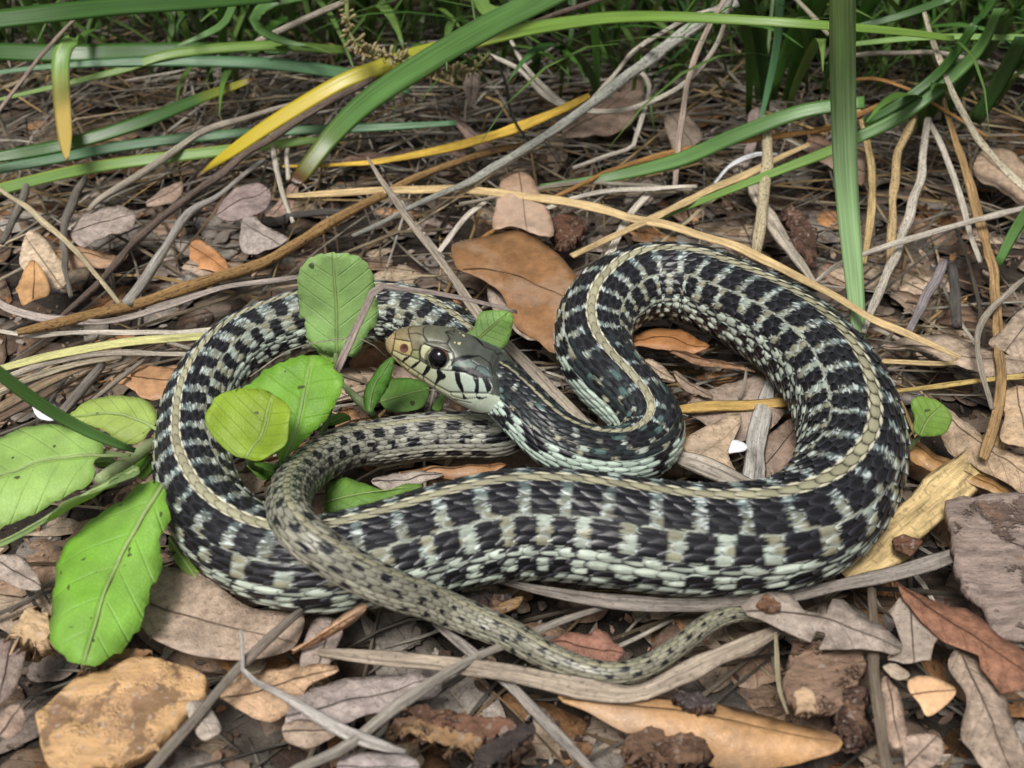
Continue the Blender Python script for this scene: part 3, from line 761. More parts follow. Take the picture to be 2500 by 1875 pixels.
    for poly in ([(445,775),(490,695),(560,668),(600,672),(540,722),(475,772)], [(605,893),(645,815),(770,738),(785,760),(690,858)],
                 [(800,1015),(850,925),(895,835),(965,870),(925,950),(855,1012)], [(1035,1180),(1085,1030),(1075,925),(1120,890),(1180,955),(1245,1010),(1225,1068),(1130,1108),(1065,1180)],
                 [(1405,945),(1485,948),(1515,1110),(1562,1240),(1552,1322),(1480,1240),(1418,1100)], [(1730,1040),(1825,1035),(1832,1322),(1755,1315),(1775,1180)],
                 [(1890,1035),(1985,1060),(2068,1240),(1990,1315),(1955,1200)], [(1350,905),(1375,840),(1450,845),(1600,872),(1730,870),(1720,935),(1560,950),(1400,930)],
                 [(1700,900),(1800,900),(1930,1000),(2040,1040),(1900,1060),(1730,1010)], [(1550,660),(1650,630),(1720,650),(1850,650),(1700,700),(1450,760),(1400,735)],
                 [(1545,1380),(1570,1360),(1625,1430),(1560,1440)], [(1800,1390),(1900,1400),(1990,1390),(1880,1440),(1790,1420)]):
        paint(inside([(x+0, y) for x, y in poly]), BK, 0)
    for poly in ([(1295,615),(1370,600),(1372,690),(1310,712)], [(1248,805),(1330,735),(1335,815),(1270,845)], [(1108,892),(1265,842),(1282,895),(1180,925)], [(1288,870),(1345,830),(1345,905),(1290,915)]):
        paint(inside(poly), (.50, .52, .42))
    seams = [[(330,250),(310,400),(285,530),(270,610)], [(300,345),(440,370),(600,400)], [(560,150),(580,290),(610,420),(640,560),(600,665)], [(545,250),(700,235),(830,275)],
             [(840,140),(830,270),(910,400),(790,480),(760,560),(770,730)], [(910,400),(1080,405),(1270,430),(1350,560)], [(640,555),(765,560)], [(1270,430),(1320,330),(1230,220)],
             [(290,560),(470,635),(600,668),(770,735),(890,810)], [(1000,880),(1120,905),(1400,930),(1600,960),(1780,1045)], [(1360,560),(1395,740),(1340,830)], [(1395,740),(1560,650),(1850,650)],
             [(800,480),(770,600),(790,690),(890,760)], [(840,440),(1000,500),(1180,560),(1320,600)], [(330,1),(300,250)], [(1700,740),(1830,820),(1780,870)], [(1850,650),(2080,800),(2100,980)],
             [(1830,820),(1960,860),(2060,960)], [(1230,220),(1560,330),(1900,520)]]
    mouth = [(250,625),(280,650),(450,772),(620,892),(820,1022),(1040,1172),(1300,1312),(1560,1322),(1800,1328),(2000,1332)]
    low = [[(300,660),(560,940),(900,1160),(1200,1350),(1450,1480)], [(820,1022),(850,1110)], [(1350,1380),(1560,1440),(1620,1435)], [(1400,1440),(1700,1510)], [(1620,1435),(1850,1400)], [(1310,1312),(1350,1380)], [(1530,1325),(1570,1420)], [(1780,1330),(1800,1400)], [(560,915),(600,880)], [(730,1040),(750,990)], [(1040,1230),(1050,1170)], [(430,770),(470,800)]]
    gd = np.full(len(hx), 1e9)
    for s_ in seams: gd = np.minimum(gd, seg(s_, 12))
    gm = seg(mouth, 15)
    for s_ in low: gd = np.minimum(gd, seg(s_, 8))
    g = np.exp(-gd**2); gmo = np.exp(-gm**2)
    col *= (1-.93*g)[:, None]; col *= (1-.9*gmo)[:, None]
    # yellow dots on the crown and the start of the back stripe
    for x, y, r_ in ((1480,432,34), (1405,412,22)):
        m = np.hypot(hx-x, (hy-y)*1.5) < r_; paint(m, (.60, .55, .33))
    nd = np.hypot((hx-492)/78, (hy-522)/86); nm = nd < 1
    col[nm] = np.array([.13, .055, .045])*(.6+.8*nd[nm, None])
    ed = np.hypot((hx-1085)/205, (hy-695)/185)
    dark = (ed > .9) & (ed < 1.12); col[dark] *= .35
    # relief
    disp = -.02*g-.03*gmo-.05*np.clip(1-nd, 0, 1)-.05*np.clip(1.15-ed, 0, 1)
    disp += .02*np.clip(1-seg([(880,420),(1100,500),(1330,580)], 60), 0, 1)
    disp *= np.repeat((lat > .12)[None], na, 0).ravel()*1.0
    V = V.reshape(-1, 3); Vr = V.reshape(na, nt_, 3)
    Nn = np.cross(np.gradient(Vr, axis=1), np.gradient(Vr, axis=0)); Nn = norm(Nn).reshape(-1, 3)
    out = V-np.repeat(C3, nt_, 0); Nn *= np.sign((Nn*out).sum(1, keepdims=True)+1e-9)
    pts = V.copy(); V = V+Nn*disp[:, None]
    i = np.arange(na-1)[:, None]*nt_; j = np.arange(nt_)[None]; j2 = (j+1) % nt_
    fs = np.stack([i+j, i+nt_+j, i+nt_+j2, i+j2], -1).reshape(-1, 4).tolist()+[list(range(nt_)), list(range((na-1)*nt_, na*nt_))[::-1]]
    # eyes
    eyes = []
    side = np.repeat(st[None], na, 0).ravel()
    for sg in (1, -1):
        k = np.argmin(np.where(side*sg > .3, np.hypot(hx-1085, hy-700), 1e9))
        nrm = norm(Nn[k]); eyes.append((pts[k]-nrm*.125, nrm, .268))
    return V, fs, np.clip(col, 0, 1), eyes

# the litter must stay below the body
_i = np.arange(0, len(SP), 3)
for _th in np.linspace(0, 2*math.pi, 40, endpoint=False):
    _s = S_LEN[_i]; _p = surf(_s, np.full(len(_s), _th)); lower_ce(_p[_p[:, 2] < 2.2], .03)
for _f in np.linspace(-.9, .9, 9):
    _p = SP[_i, :3]+SB[_i]*(SP[_i, 3]*_f)[:, None]; _p[:, 2] -= SP[_i, 3]*math.sqrt(1-_f*_f)*.9
    lower_ce(_p, .03)
SNAKE = build_snake()
# ------------------------------------------------------------------ green plants growing through the litter
G_BRIGHT = (.24, .52, .05); G_PALE = (.36, .56, .15); G_GREY = (.36, .57, .20)
RIBG = (.40, .52, .20)
def stem(parent, pts, color, z, name='stem', fuzz=True, thick=1.0):
    o = ribbon(name, pts, M['green'], color, z, prof='round', parent=parent, wob=.02)
    return o

def plant_middle():
    root = empty('leafy_plant', at(790, 1120, 0)); tag(root, 'young green plant with toothed leaves growing through the left loop of the snake', 'plant')
    L = lambda out, col, z, **k: leaf('leaf', out, M['green'], col, z, parent=root, ribcol=RIBG, ribmat=M['green'], thick=.02, veins=1, **k)[0]
    # upright oval leaf leaning back over the far side of the coil
    a = L(CR(350,550,(822,365),(832,265),(880,198),(960,160),(1060,152),(1150,172),(1208,222),(1240,300),(1250,400),(1266,480),(1252,560),(1215,590),(1190,640),(1152,712),(1080,705),(1000,690),(900,655),(872,580),(866,510),(836,520),(830,440)),
          G_GREY, 3.4, tilt=(0, -1.05), rib=CR(350,550,(1048,690),(1046,480),(1030,200)), curl=-.10, wave=.08, amp=.04, teeth=24, torn=.012)
    tag(a, 'broad upright pale green leaf')
    b = L(CR(350,550,(500,885),(600,805),(645,760),(750,728),(850,695),(960,700),(1040,758),(1080,818),(1062,900),(1022,990),(962,1070),(885,1140),(800,1225),(745,1290),(700,1200),(600,1000)),
          (.22, .46, .05), 2.3, tilt=(-.05, -.55), rib=CR(350,550,(760,1270),(840,1050),(900,760)), curl=-.14, wave=.14, amp=.045, teeth=24, torn=.012)
    c = L(CR(350,550,(360,1090),(400,1000),(450,940),(530,900),(640,893),(740,940),(802,1010),(790,1100),(782,1190),(720,1235),(640,1280),(560,1262),(480,1240),(400,1170)),
          (.30, .44, .035), 2.75, tilt=(.05, -.42), rib=CR(350,550,(560,1255),(640,1120),(690,960)), curl=.20, wave=.14, amp=.012, teeth=18)
    tag(c, 'rounded yellowish green leaf with cupped middle')
    d = L(CR(350,550,(1182,870),(1222,780),(1345,708),(1332,800),(1292,890),(1250,965),(1225,1005),(1188,975)), (.13, .32, .05), 1.8, tilt=(.1, -.5), rib=CR(350,550,(1215,1000),(1250,860),(1335,720)), curl=-.2, wave=.15, amp=.03, teeth=16)
    e = L(CR(350,550,(1275,920),(1350,825),(1500,835),(1545,880),(1500,985),(1330,1002)), (.10, .24, .035), .5, tilt=(0, -.2), rib=CR(350,550,(1290,950),(1400,920),(1530,880)), wave=.08)
    f = L(CR(350,550,(980,1470),(1000,1402),(1095,1365),(1180,1392),(1300,1432),(1430,1398),(1510,1408),(1300,1482),(1100,1532),(985,1552)), (.13, .30, .03), .62, tilt=(0, -.25), rib=CR(350,550,(1000,1490),(1200,1450),(1480,1415)), wave=.08)
    g = L(CR(350,550,(940,1110),(1000,1040),(1070,1010),(1122,1040),(1060,1070),(990,1085)), (.13, .27, .03), .9, tilt=(0, -.3), wave=.06)
    h = L(CR(350,550,(560,1290),(640,1280),(720,1300),(690,1360),(640,1375),(600,1340)), (.12, .29, .03), .7, tilt=(0, -.3), wave=.12)
    i = L(CR(350,550,(1560,985),(1590,930),(1635,895),(1625,950),(1600,1000)), (.20, .40, .07), .8, tilt=(0, -.3))
    j = L(CR(350,550,(930,650),(1000,640),(1045,690),(1040,740),(960,705)), (.25, .38, .08), 2.0, tilt=(0, -.3), wave=.12)
    stem(root, CR(350,550,(1040,690,12,2.6),(1030,900,14,1.6),(950,1180,16,.5),(900,1290,18,-.3)), (.25, .36, .14), 1)
    stem(root, CR(350,550,(740,1280,14,1.7),(720,1310,16,.9),(760,1350,18,-.2)), (.22, .34, .12), 1)
    stem(root, CR(350,550,(560,1258,12,2.3),(600,1310,14,1.2),(690,1340,16,-.1)), (.22, .34, .12), 1)
    stem(root, CR(350,550,(1078,860,16,1.4),(1150,930,20,1.0),(1225,1005,20,.9),(1250,1040,18,.1)), (.30, .38, .2), 1)
    # small leaf showing behind the head
    k = leaf('leaf', [(920+x/4.424-20, 760+y/4.424) for x, y in ((1030,262),(1135,170),(1190,25),(1270,-12),(1480,-5),(1562,50),(1538,230),(1478,370),(1380,425),(1270,375),(1150,315))], M['green'], (.22, .40, .09), 2.75, tilt=(0, -.75), parent=root,
             rib=[(920+x/4.424-20, 760+y/4.424) for x, y in ((1150,330),(1320,180),(1490,40))], curl=-.08, wave=.07, amp=.012, teeth=22, ribcol=RIBG, ribmat=M['green'], thick=.02, veins=1)[0]
    tag(k, 'small squarish green leaf behind the head')
    stem(root, [(1118,835,8,2.4),(1100,880,8,1.6),(1080,960,9,.5)], (.25, .36, .14), 1)

def plant_left():
    root = empty('leafy_plant', at(300, 1190, 0)); tag(root, 'low green rosette with large bright leaves lying against the outside of the coil', 'plant')
    L = lambda out, col, z, **k: leaf('leaf', out, M['green'], col, z, parent=root, ribcol=k.pop('ribcol', RIBG), ribmat=M['green'], thick=.02, veins=1, ribw=k.pop('ribw', .05), **k)[0]
    a = L(TL(0,620,(-90,1190),(0,1132),(130,1085),(300,1063),(450,1108),(560,1140),(650,1208),(662,1280),(592,1330),(600,1420),(500,1500),(350,1562),(200,1640),(60,1700),(-90,1730)),
          G_PALE, 1.5, tilt=(0, -.30), rib=TL(0,620,(840,1302),(600,1288),(300,1322),(-80,1470)), curl=-.10, wave=.10, amp=.04, teeth=14, torn=.012)
    b = L(TL(0,620,(440,1052),(500,980),(600,920),(760,893),(930,918),(1000,1000),(1002,1090),(970,1130),(900,1195),(780,1197),(660,1130),(560,1090)),
          (.42, .55, .13), 1.35, tilt=(0, -.35), rib=TL(0,620,(1040,1150),(880,1060),(700,1020),(470,1045)), curl=-.06, wave=.08, amp=.025, teeth=20)
    tag(b, 'pale yellow green oval leaf')
    c = L(F((196,1092),(250,1074),(322,1040),(352,1052),(366,1120),(340,1160),(345,1200),(318,1262),(302,1330),(260,1392),(205,1438),(172,1440),(118,1402),(92,1335),(98,1262),(110,1180),(140,1140)),
          G_BRIGHT, 1.45, tilt=(0, -.26), rib=F((352,1052),(285,1150),(235,1250),(185,1436)), curl=-.16, wave=.14, amp=.05, teeth=17, torn=.02)
    tag(c, 'large bright green leaf with insect holes')
    d = L(F((-40,1190),(0,1168),(90,1122),(190,1058),(285,1008),(302,1015),(292,1050),(230,1085),(170,1128),(85,1160),(-40,1200)), (.27, .40, .15), 1.9, tilt=(.12, -.30), rib=F((300,1012),(180,1068),(80,1128),(-30,1185)), curl=.25, wave=.06, amp=.02, teeth=24)
    e = L(TL(0,1245,(1085,205),(1130,160),(1195,285),(1290,422),(1180,392),(1105,290)), (.22, .36, .06), .35, tilt=(0, -.15), wave=.06)
    f = L(TL(0,620,(590,1330),(650,1310),(728,1310),(725,1365),(690,1375),(600,1350)), (.22, .37, .09), .9, tilt=(0, -.3), wave=.1)
    g = L(TL(0,620,(870,1330),(950,1290),(1010,1310),(1000,1350),(950,1420),(900,1440)), (.12, .28, .03), .6, tilt=(0, -.25), wave=.12)
    stem(root, TL(0,620,(1050,1170,22,.7),(980,1215,26,.9),(850,1312,30,1.1),(720,1400,30,1.3),(640,1450,26,1.5)), (.36, .44, .22), 1.2)
    stem(root, TL(0,620,(830,1302,16,1.2),(720,1285,16,1.35),(620,1288,12,1.5)), (.40, .48, .24), 1.2)
    stem(root, TL(0,620,(1045,1150,12,.9),(1010,1130,12,1.1),(960,1100,9,1.3)), (.40, .48, .22), 1.2)
    stem(root, [(352*1.13,1055*1.13,16,1.0),(372*1.13,1030*1.13,18,.5),(380*1.13,1015*1.13,18,-.2)], (.33, .44, .18), 1.2)

def plant_right():
    root = empty('seedling', at(2205, 1110, -.1)); tag(root, 'tiny seedling with one round scalloped leaf beside the outer curve of the snake', 'plant')
    leaf('leaf', TL(1660,620,(1490,985),(1502,930),(1570,915),(1680,958),(1750,1040),(1740,1105),(1692,1160),(1555,1172),(1500,1130),(1512,1050)), M['green'], (.20, .36, .05), 1.3, tilt=(0, -.7), parent=root,
         rib=TL(1660,620,(1545,1165),(1600,1060),(1690,975)), curl=-.06, wave=.06, amp=.014, teeth=20, ribcol=RIBG, ribmat=M['green'], thick=.02, veins=1)
    stem(root, TL(1660,620,(1560,1150,12,1.0),(1510,1205,12,.6),(1450,1272,12,.1),(1430,1300,12,-.4)), (.33, .42, .2), .6)
plant_middle(); plant_left(); plant_right()

# ------------------------------------------------------------------ strap-shaped grass blades that can be told apart
BL = dict(g=(.135, .28, .075), d=(.06, .15, .03), l=(.22, .38, .09), b=(.11, .25, .11), y=(.20, .34, .06))
def blade(pts, col, label, mat='blade', z=2.0, up=None, twist=0.0, prof='fold', name='grass_shoot', cat='grass shoot', group=None, thick=.10):
    o = ribbon(name, pts, M[mat], BL.get(col, col), z, thick=thick, prof=prof, up=up, twist=twist, hero=True)
    return tag(o, label, cat, group)
UPC = np.array([0, -.75, .65])
blade([(1420,-70,70,9),(1368,-22,70,8.3),(1198,62,72,6.6),(1050,147,66,4.9),(904,243,60,3.2),(814,328,50,1.9),(742,420,42,.9),(722,446,34,.75)], 'g', 'broad green strap blade arching down in front with a browned blunt tip', 'bladebrown', up=UPC)
blade([(2330,95,16,6.0),(2200,78,20,6.4),(1960,58,25,6.8),(1670,42,28,6.6),(1513,42,32,6.2),(1400,54,34,5.8),(1286,72,36,5.3),(1172,98,36,4.8),(1030,128,38,4.2),(936,162,40,3.6),(830,203,40,3.0),(680,292,38,2.1),(560,374,28,1.4),(482,430,5,1.1)], 'y', 'long grass blade turned bright yellow towards its tip', 'bladeyel', up=UPC)
blade([(2056,-80,68,11.2),(2056,-10,68,10),(2058,226,64,6.8),(2066,452,58,4.0),(2085,678,46,1.5),(2100,850,28,-.3)][::-1], (.40, .60, .30), 'wide upright green blade rising straight from behind the snake', up=np.array([0, -1, .15]))
blade([(205,95,18,4.2),(182,96,30,4.6),(160,112,40,4.5),(149,150,45,4.1),(149,200,46,3.6),(153,266,46,3.0),(160,340,38,2.4),(164,393,8,2.0)], 'l', 'short drooping grass blade with yellow tip and a red brown spot', 'bladeold', up=np.array([0, -1, .3]))
blade([(-40,388,26,1.5),(40,376,32,1.6),(175,350,34,1.9),(340,300,35,2.3),(490,240,28,2.7),(600,200,17,2.9),(623,192,6,3.0)], 'd', 'dark green blade ending in a rounded yellow tip above the straw', 'bladetip', up=UPC)
blade([(-30,418,26,.9),(150,385,26,1.0),(300,357,27,1.1),(480,335,26,1.2),(700,320,24,1.2),(900,312,22,1.2),(1115,300,12,1.3)], 'b', 'long bluish green blade lying low across the straw', up=UPC)
blade([(-30,470,30,.9),(150,425,30,1.0),(300,398,30,1.0),(530,370,28,1.1),(720,347,22,1.1),(830,338,8,1.1)], 'l', 'light green blade with pale yellow edge nearest the leaf litter', 'bladeedge', up=UPC)
blade([(-30,180,10,3.2),(150,160,16,3.4),(380,150,26,3.4),(600,153,30,3.2),(750,166,32,2.9),(900,192,30,2.4),(1000,222,24,1.9)], 'b', 'slender grey green blade running level behind the drooping one', up=UPC)
blade([(-30,250,8,2.6),(150,207,14,2.9),(300,170,20,3.2),(420,132,25,3.6),(640,112,26,3.6),(840,122,22,3.2)], 'y', 'yellowish green blade bowed gently upward in its middle', up=UPC)
blade([(-30,125,44,3.4),(100,130,46,3.4),(200,130,46,3.4),(350,124,40,3.3),(520,118,30,3.2),(700,124,20,2.9)], 'd', 'dark wide blade lying half hidden behind paler blades', up=UPC)
blade([(-40,52,52,6.4),(150,30,50,6.4),(300,16,46,6.3),(500,4,40,6.1),(680,-8,30,5.8)], 'd', 'dark broad blade stretched across the top of the grass', up=UPC)
blade([(580,-20,22,5.6),(550,53,20,4.6),(494,87,16,4.1),(425,115,4,3.8)], 'g', 'short curved blade tip hooking downward over the level blades', up=UPC)
blade([(760,-15,30,5.6),(690,-2,32,5.6),(640,20,30,5.3),(622,58,26,4.7),(680,96,20,4.1),(772,118,5,3.8)], 'g', 'green blade folded back on itself in a sharp curl', up=UPC)
blade([(1165,-25,40,6.6),(1176,8,40,6.2),(1195,30,36,5.9),(1235,30,34,5.9),(1290,2,40,6.3),(1340,-30,40,6.8)], 'l', 'pale blade bent into a short upward hook above the broad blade', up=UPC)
blade([(1906,-20,24,6.6),(1903,20,23,6.0),(1897,110,21,4.6),(1873,228,17,2.9),(1842,346,4,1.4)], 'b', 'narrow blue green blade hanging down to a fine point', up=np.array([0, -1, .3]))
blade([(2085,340,30,1.6),(2192,288,32,2.3),(2305,205,32,3.4),(2390,120,30,4.6),(2440,20,28,6.2)], 'g', 'grooved green blade leaning away beside the wide upright one', up=UPC)
blade([(2110,300,20,2.0),(2200,250,24,2.8),(2300,170,24,3.9),(2380,60,22,5.6)], 'd', 'dark blade tucked under the grooved leaning blade', up=UPC)
blade([(2060,74,16,5.0),(2200,38,20,5.6),(2330,-8,22,6.4)], 'd', 'dark blade slanting up to the rear of the upright blade', up=UPC)
blade([(2060,110,12,4.6),(2268,91,16,4.9),(2520,92,18,5.0)], 'l', 'thin level blade crossing behind the wide upright blade', up=UPC)
blade([(2500,90,44,5.4),(2440,200,42,3.6),(2380,300,30,2.0)], (.035, .085, .02), 'very dark blade slanting behind the speckled straw stalks', up=UPC)
blade([(1318,453,6,.7),(1420,442,18,.8),(1500,430,26,1.0),(1660,390,36,1.4),(1800,330,38,2.0),(1960,272,36,2.7),(2110,250,32,3.2)], 'g', 'green blade rising out of the straw behind the magnolia leaf', up=UPC)
blade([(1598,541,4,.6),(1660,512,14,.7),(1850,437,20,1.2),(1985,385,26,1.7),(2060,356,26,2.0)], 'l', 'thin green blade lying along a tan straw behind the coil', up=UPC)
blade([(2436,645,22,.4),(2480,560,28,1.4),(2540,470,28,2.6)], 'g', 'green blade end poking into the leaf litter beside tangled straws', up=UPC)
blade([(-40,880,34,5.2),(76,970,34,4.0),(171,1030,31,3.1),(266,1076,25,2.4),(330,1100,12,1.9)], 'g', 'smooth green blade tip slanting over the rosette leaf', up=UPC, prof='round' if False else 'fold', thick=.3)
tag(ribbon('yellow_stalk', [(-40,912,20),(60,884,23),(150,863,25),(304,836,25),(420,826,23),(540,819,20),(620,815,14)], M['tanstraw'], (.62, .60, .26), .55, thick=.4, prof='ridge'), 'pale yellow flattened stalk running under the left side of the coil', 'stalk')

# ------------------------------------------------------------------ seed stalk of the grass
def seed_stalk():
    px = [(846,-20,5.9),(848,40,5.4),(858,90,4.9),(900,125,4.4),(960,140,4.1),(1010,150,3.8),(1080,172,3.4),(1150,170,3.2),(1195,130,3.6)]
    A = np.array(px); P = resample(catmull(at(A[:, 0], A[:, 1], A[:, 2]), 80), 60)
    root = empty('seed_stalk', P[-1]); tag(root, 'thin olive flower stalk studded with tiny pale buds among the blades', 'seed stalk')
    hw = np.linspace(.085, .05, 60); V, Fs, uv, tt = tube_arrays(P, hw, hw, 'round'); o = np.array(root.location)/CM
    link(mesh('stem', V, Fs, M['green'], uv, np.repeat(tt[:, None], 3, 1), o), 'stem', root, o, (.24, .27, .10))
    th = np.linspace(0, 1, 5); bp = np.stack([np.zeros(5), np.zeros(5), th*.42], 1); bw = np.array([.035, .055, .07, .075, .045])
    V, Fs, uv, tt = tube_arrays(bp, bw, bw, 'round', np.array([0, -1, 0])); me = mesh('bud', V, Fs, M['green'], uv, np.repeat(tt[:, None], 3, 1))
    for k in range(280):
        t = (k+.5)/280; i = int(t*59); dense = .28 < t < .85
        if not dense and k % 3: continue
        d = RNG.normal(0, 1, 3); T = P[min(i+1, 59)]-P[max(i-1, 0)]; d -= T*(d@T)/(T@T); d = d/np.linalg.norm(d)
        b = bpy.data.objects.new('bud', me); COL.objects.link(b); b.parent = root
        b.location = Vector((P[i]+RNG.normal(0, .07, 3))*CM)-root.location
        b.rotation_mode = 'QUATERNION'; b.rotation_quaternion = Vector(d+T*.3).to_track_quat('Z', 'Y'); q = .45+.5*RNG.random(); b.scale = (q, q, q*(.7+.5*RNG.random()))
        c = RNG.random(); b.color = (.38+.16*c, .34+.10*c, .17+.09*c, 1)
seed_stalk()
# ------------------------------------------------------------------ dead blades and stalks that can be told apart
PAL = dict(gw=(.60, .54, .45), g=(.40, .35, .28), gd=(.10, .09, .082), t=(.56, .41, .21), yt=(.58, .42, .15), br=(.22, .13, .07), ob=(.42, .22, .075), pk=(.38, .30, .24), gy=(.44, .39, .28), yl=(.66, .44, .075), cr=(.56, .47, .30))
def straw(pts, col, label, z=.4, mat='straw', prof='flat', thick=.35, name='dry_straw', cat='dry straw', wob=.13, twist=0.0, up=None):
    o = ribbon(name, pts, M[mat], PAL.get(col, col), z, thick, prof, wob=wob, seed=len(bpy.data.objects) % 97, twist=twist, up=up)
    return tag(o, label, cat)
ST = lambda pts, col, label, z=.4, **k: straw(pts, col, label, z, name='dry_stalk', cat='dry stalk', prof='round', **k)
ST([(1800,0,30,5.4),(1670,83,30,4.4),(1560,165,29,3.6),(1476,228,27,3.0),(1305,350,23,1.9),(1134,448,18,1.2),(1000,510,14,.8),(860,575,10,.5)], (.37, .37, .32), 'thick grey stalk densely speckled black slanting through the straw', mat='strawspeck')
straw([(700,480,14,.6),(760,474,20),(830,470,22),(950,464,22),(1130,463,24),(1320,485,25),(1480,515,25),(1670,562,24),(1820,612,26),(2000,700,26),(2150,785,24),(2290,850,20),(2345,874,12)], 't', 'long smooth tan blade bowed round the far side of the coil', .9, mat='tanstraw', prof='ridge')
straw([(2348,876,12),(2335,888,16),(2280,890,18),(2140,882,16),(2060,880,14)], 't', 'end of the tan blade creased back beneath the coil', .35, mat='tanstraw')
ST([(40,812,18),(130,793,24),(230,768,27),(380,730,28),(530,677,28),(665,628,26),(830,532,25),(982,452,20),(1134,390,17),(1290,350,13)], (.36, .215, .085), 'orange brown stalk with black joints lying behind the left loop', .75, mat='strawspeck')
straw([(1248,99,11,3.4),(1286,167,12,2.7),(1362,243,13,2.0),(1400,262,13,1.9),(1476,275,13,1.9),(1552,262,13,2.1),(1670,205,12,2.9),(1750,110,11,4.2),(1790,-15,9,6.2)], 'gw', 'pale grey straw hanging in a wide open loop', mat='straw', prof='round')
straw([(1190,132,10,2.8),(1267,171,12,2.5),(1343,243,13,2.0),(1430,276,12,1.7)], 'gw', 'short whitish straw meeting the bottom of the open loop', prof='round')
straw([(1450,236,9,2.3),(1500,180,10,3.0),(1552,122,11,3.6),(1670,50,11,4.6),(1750,20,9,5.0)], 'gw', 'white straw splitting off the speckled stalk', prof='round')
straw([(1776,-15,14,6),(1720,90,15,4.6),(1680,200,15,3.2),(1660,330,15,1.8),(1646,455,12,.8)], 'pk', 'brownish grey straw drooping straight down beside the open loop')
straw([(1935,-12,11,5.6),(1980,40,12,5.0),(2024,84,10,4.6)], 'gy', 'short pale straw leaning behind the wide upright blade', prof='round')
straw([(2252,20,13,5.4),(2287,133,16,4.2),(2363,304,19,2.4),(2430,385,23,1.6),(2520,478,26,1.0)], 'gy', 'forked straw with dark flecks slanting through the upright stalks', mat='strawspeck')
straw([(2070,140,10,3.8),(2190,128,13,3.9),(2306,133,13,3.8),(2430,165,12,3.4),(2520,192,12,3.1)], 'g', 'dark edged grey straw lying level among the rear blades', prof='round')
straw([(2080,196,7,3.1),(2154,197,9,3.1),(2230,220,9,2.9),(2344,292,8,2.1),(2410,335,7,1.7)], 'ob', 'thin rusty straw bowed in a shallow arch', prof='round')
ST([(2235,285,16,2.2),(2205,345,20,1.7),(2192,380,21,1.4),(2178,532,21,.7),(2170,655,18,.3)], 't', 'tan stalk standing upright among broken stalks behind the coil', mat='strawspeck')
ST([(2264,289,18,2.2),(2256,360,20,1.7),(2248,430,21,1.3),(2211,551,21,.8),(2184,630,20,.6),(2135,735,20,.4),(2106,815,16,.2)], 'gw', 'bleached bent stalk coming down beside the wide upright blade', mat='strawspeck')
ST([(2271,300,12,2.1),(2325,418,15,1.3),(2363,551,15,.8),(2396,640,13,.4)], 'gw', 'slim whitish stalk splaying outward from the bleached one')
straw([(2300,235,12,2.5),(2320,300,16,2.0),(2355,399,20,1.5),(2395,540,24,1.0),(2420,640,25,.8),(2436,772,27,.6),(2443,924,28,.6),(2435,1019,28,.6),(2404,1116,26,.6)], (.34, .215, .10), 'long rust brown blade curving down past the seedling', prof='ridge')
straw([(2089,250,14,2.3),(2118,340,17,1.6),(2129,420,19,1.1),(2127,532,19,.7),(2112,645,15,.3)], (.44, .32, .15), 'golden brown stalk bent beside the wide upright blade')
ST([(1873,285,22,2.2),(1874,380,27,1.4),(1862,494,27,.8),(1846,620,24,.3)], (.52, .44, .28), 'stout pale reed stump speckled black and standing upright', mat='strawspeck')
straw([(1150,600,8,.4),(1248,539,11,.5),(1438,440,13,.9),(1552,395,14,1.2),(1670,365,15,1.4),(1850,338,15,1.7),(2021,311,14,1.9),(2200,230,11,2.6)], 'ob', 'thin brown tan straw rising across the whole straw bed', prof='round')
straw([(1398,625,16),(1480,585,18),(1552,551,19),(1660,500,20),(1812,429,19),(1975,352,15,1.8)], 't', 'straight tan straw leaning against the thin green blade', .9, mat='tanstraw', prof='ridge')
straw([(1985,692,9,.5),(2040,650,12,.7),(2097,627,14,.9),(2268,570,16,1.2),(2400,535,16,1.4),(2530,500,15,1.6)], 'gw', 'bleached straight straw propped level beside the upright blade', prof='round')
straw([(1815,410,30),(1840,460,38),(1869,513,40),(1910,580,36),(1945,630,28),(1990,690,14)], 'g', 'broad weathered grey blade curled behind the far bend of the coil', .35)
straw([(1745,448,8,.9),(1793,399,12,1.2),(1850,376,13,1.4),(1898,378,10,1.4)], (.6, .6, .6), 'curled papery white shred resting on the reed stump', prof='flat')
straw([(1120,497,7),(1248,478,10),(1400,448,11),(1530,452,10),(1690,462,8)], 'g', 'fine grey straw arched just above the oval tan leaf', .75, prof='round')
straw([(1335,508,12),(1400,484,14),(1476,467,15),(1580,458,15),(1700,456,12)], 'gw', 'pale flat straw ending beside the oval tan leaf', .8)
straw([(1070,612,14),(1134,532,16),(1180,495,15),(1215,465,12)], 'gw', 'short frayed whitish straw lying on the magnolia leaf edge', .5)
straw([(1486,625,24),(1515,560,24),(1552,505,23),(1612,445,18)], 'gw', 'flat bleached reed piece slanting up behind the far bend', .45)
straw([(895,380,6,4.2),(925,430,12,3.9),(963,486,16,3.6),(1020,570,19,3.2),(1070,630,22,3.0),(1110,688,23,2.9),(1160,755,26,2.7),(1225,828,28,2.1),(1300,905,32,1.3),(1380,990,36,.8),(1440,1050,30,.5),(1478,1085,18,.4)], (.33, .28, .22), 'long weathered stem leaning over the coil and down behind the neck', prof='ridge')
straw([(822,905,24,3.0),(870,800,24,4.1),(913,708,23,5.0),(928,697,19,5.1),(951,702,18,5.0),(1040,712,17,4.5),(1118,726,16,4.1),(1200,745,15,3.7),(1262,762,12,3.3)], (.42, .34, .30), 'sharply kinked mauve brown stem crossing the upright leaf', prof='ridge', wob=.02)
straw([(-30,725,22),(40,760,28),(114,780,28),(228,787,16),(300,775,17),(380,757,21),(532,707,19),(640,690,17),(735,675,14)], (.38, .32, .28), 'pinkish grey twisted blade bundled behind the left loop', .65)
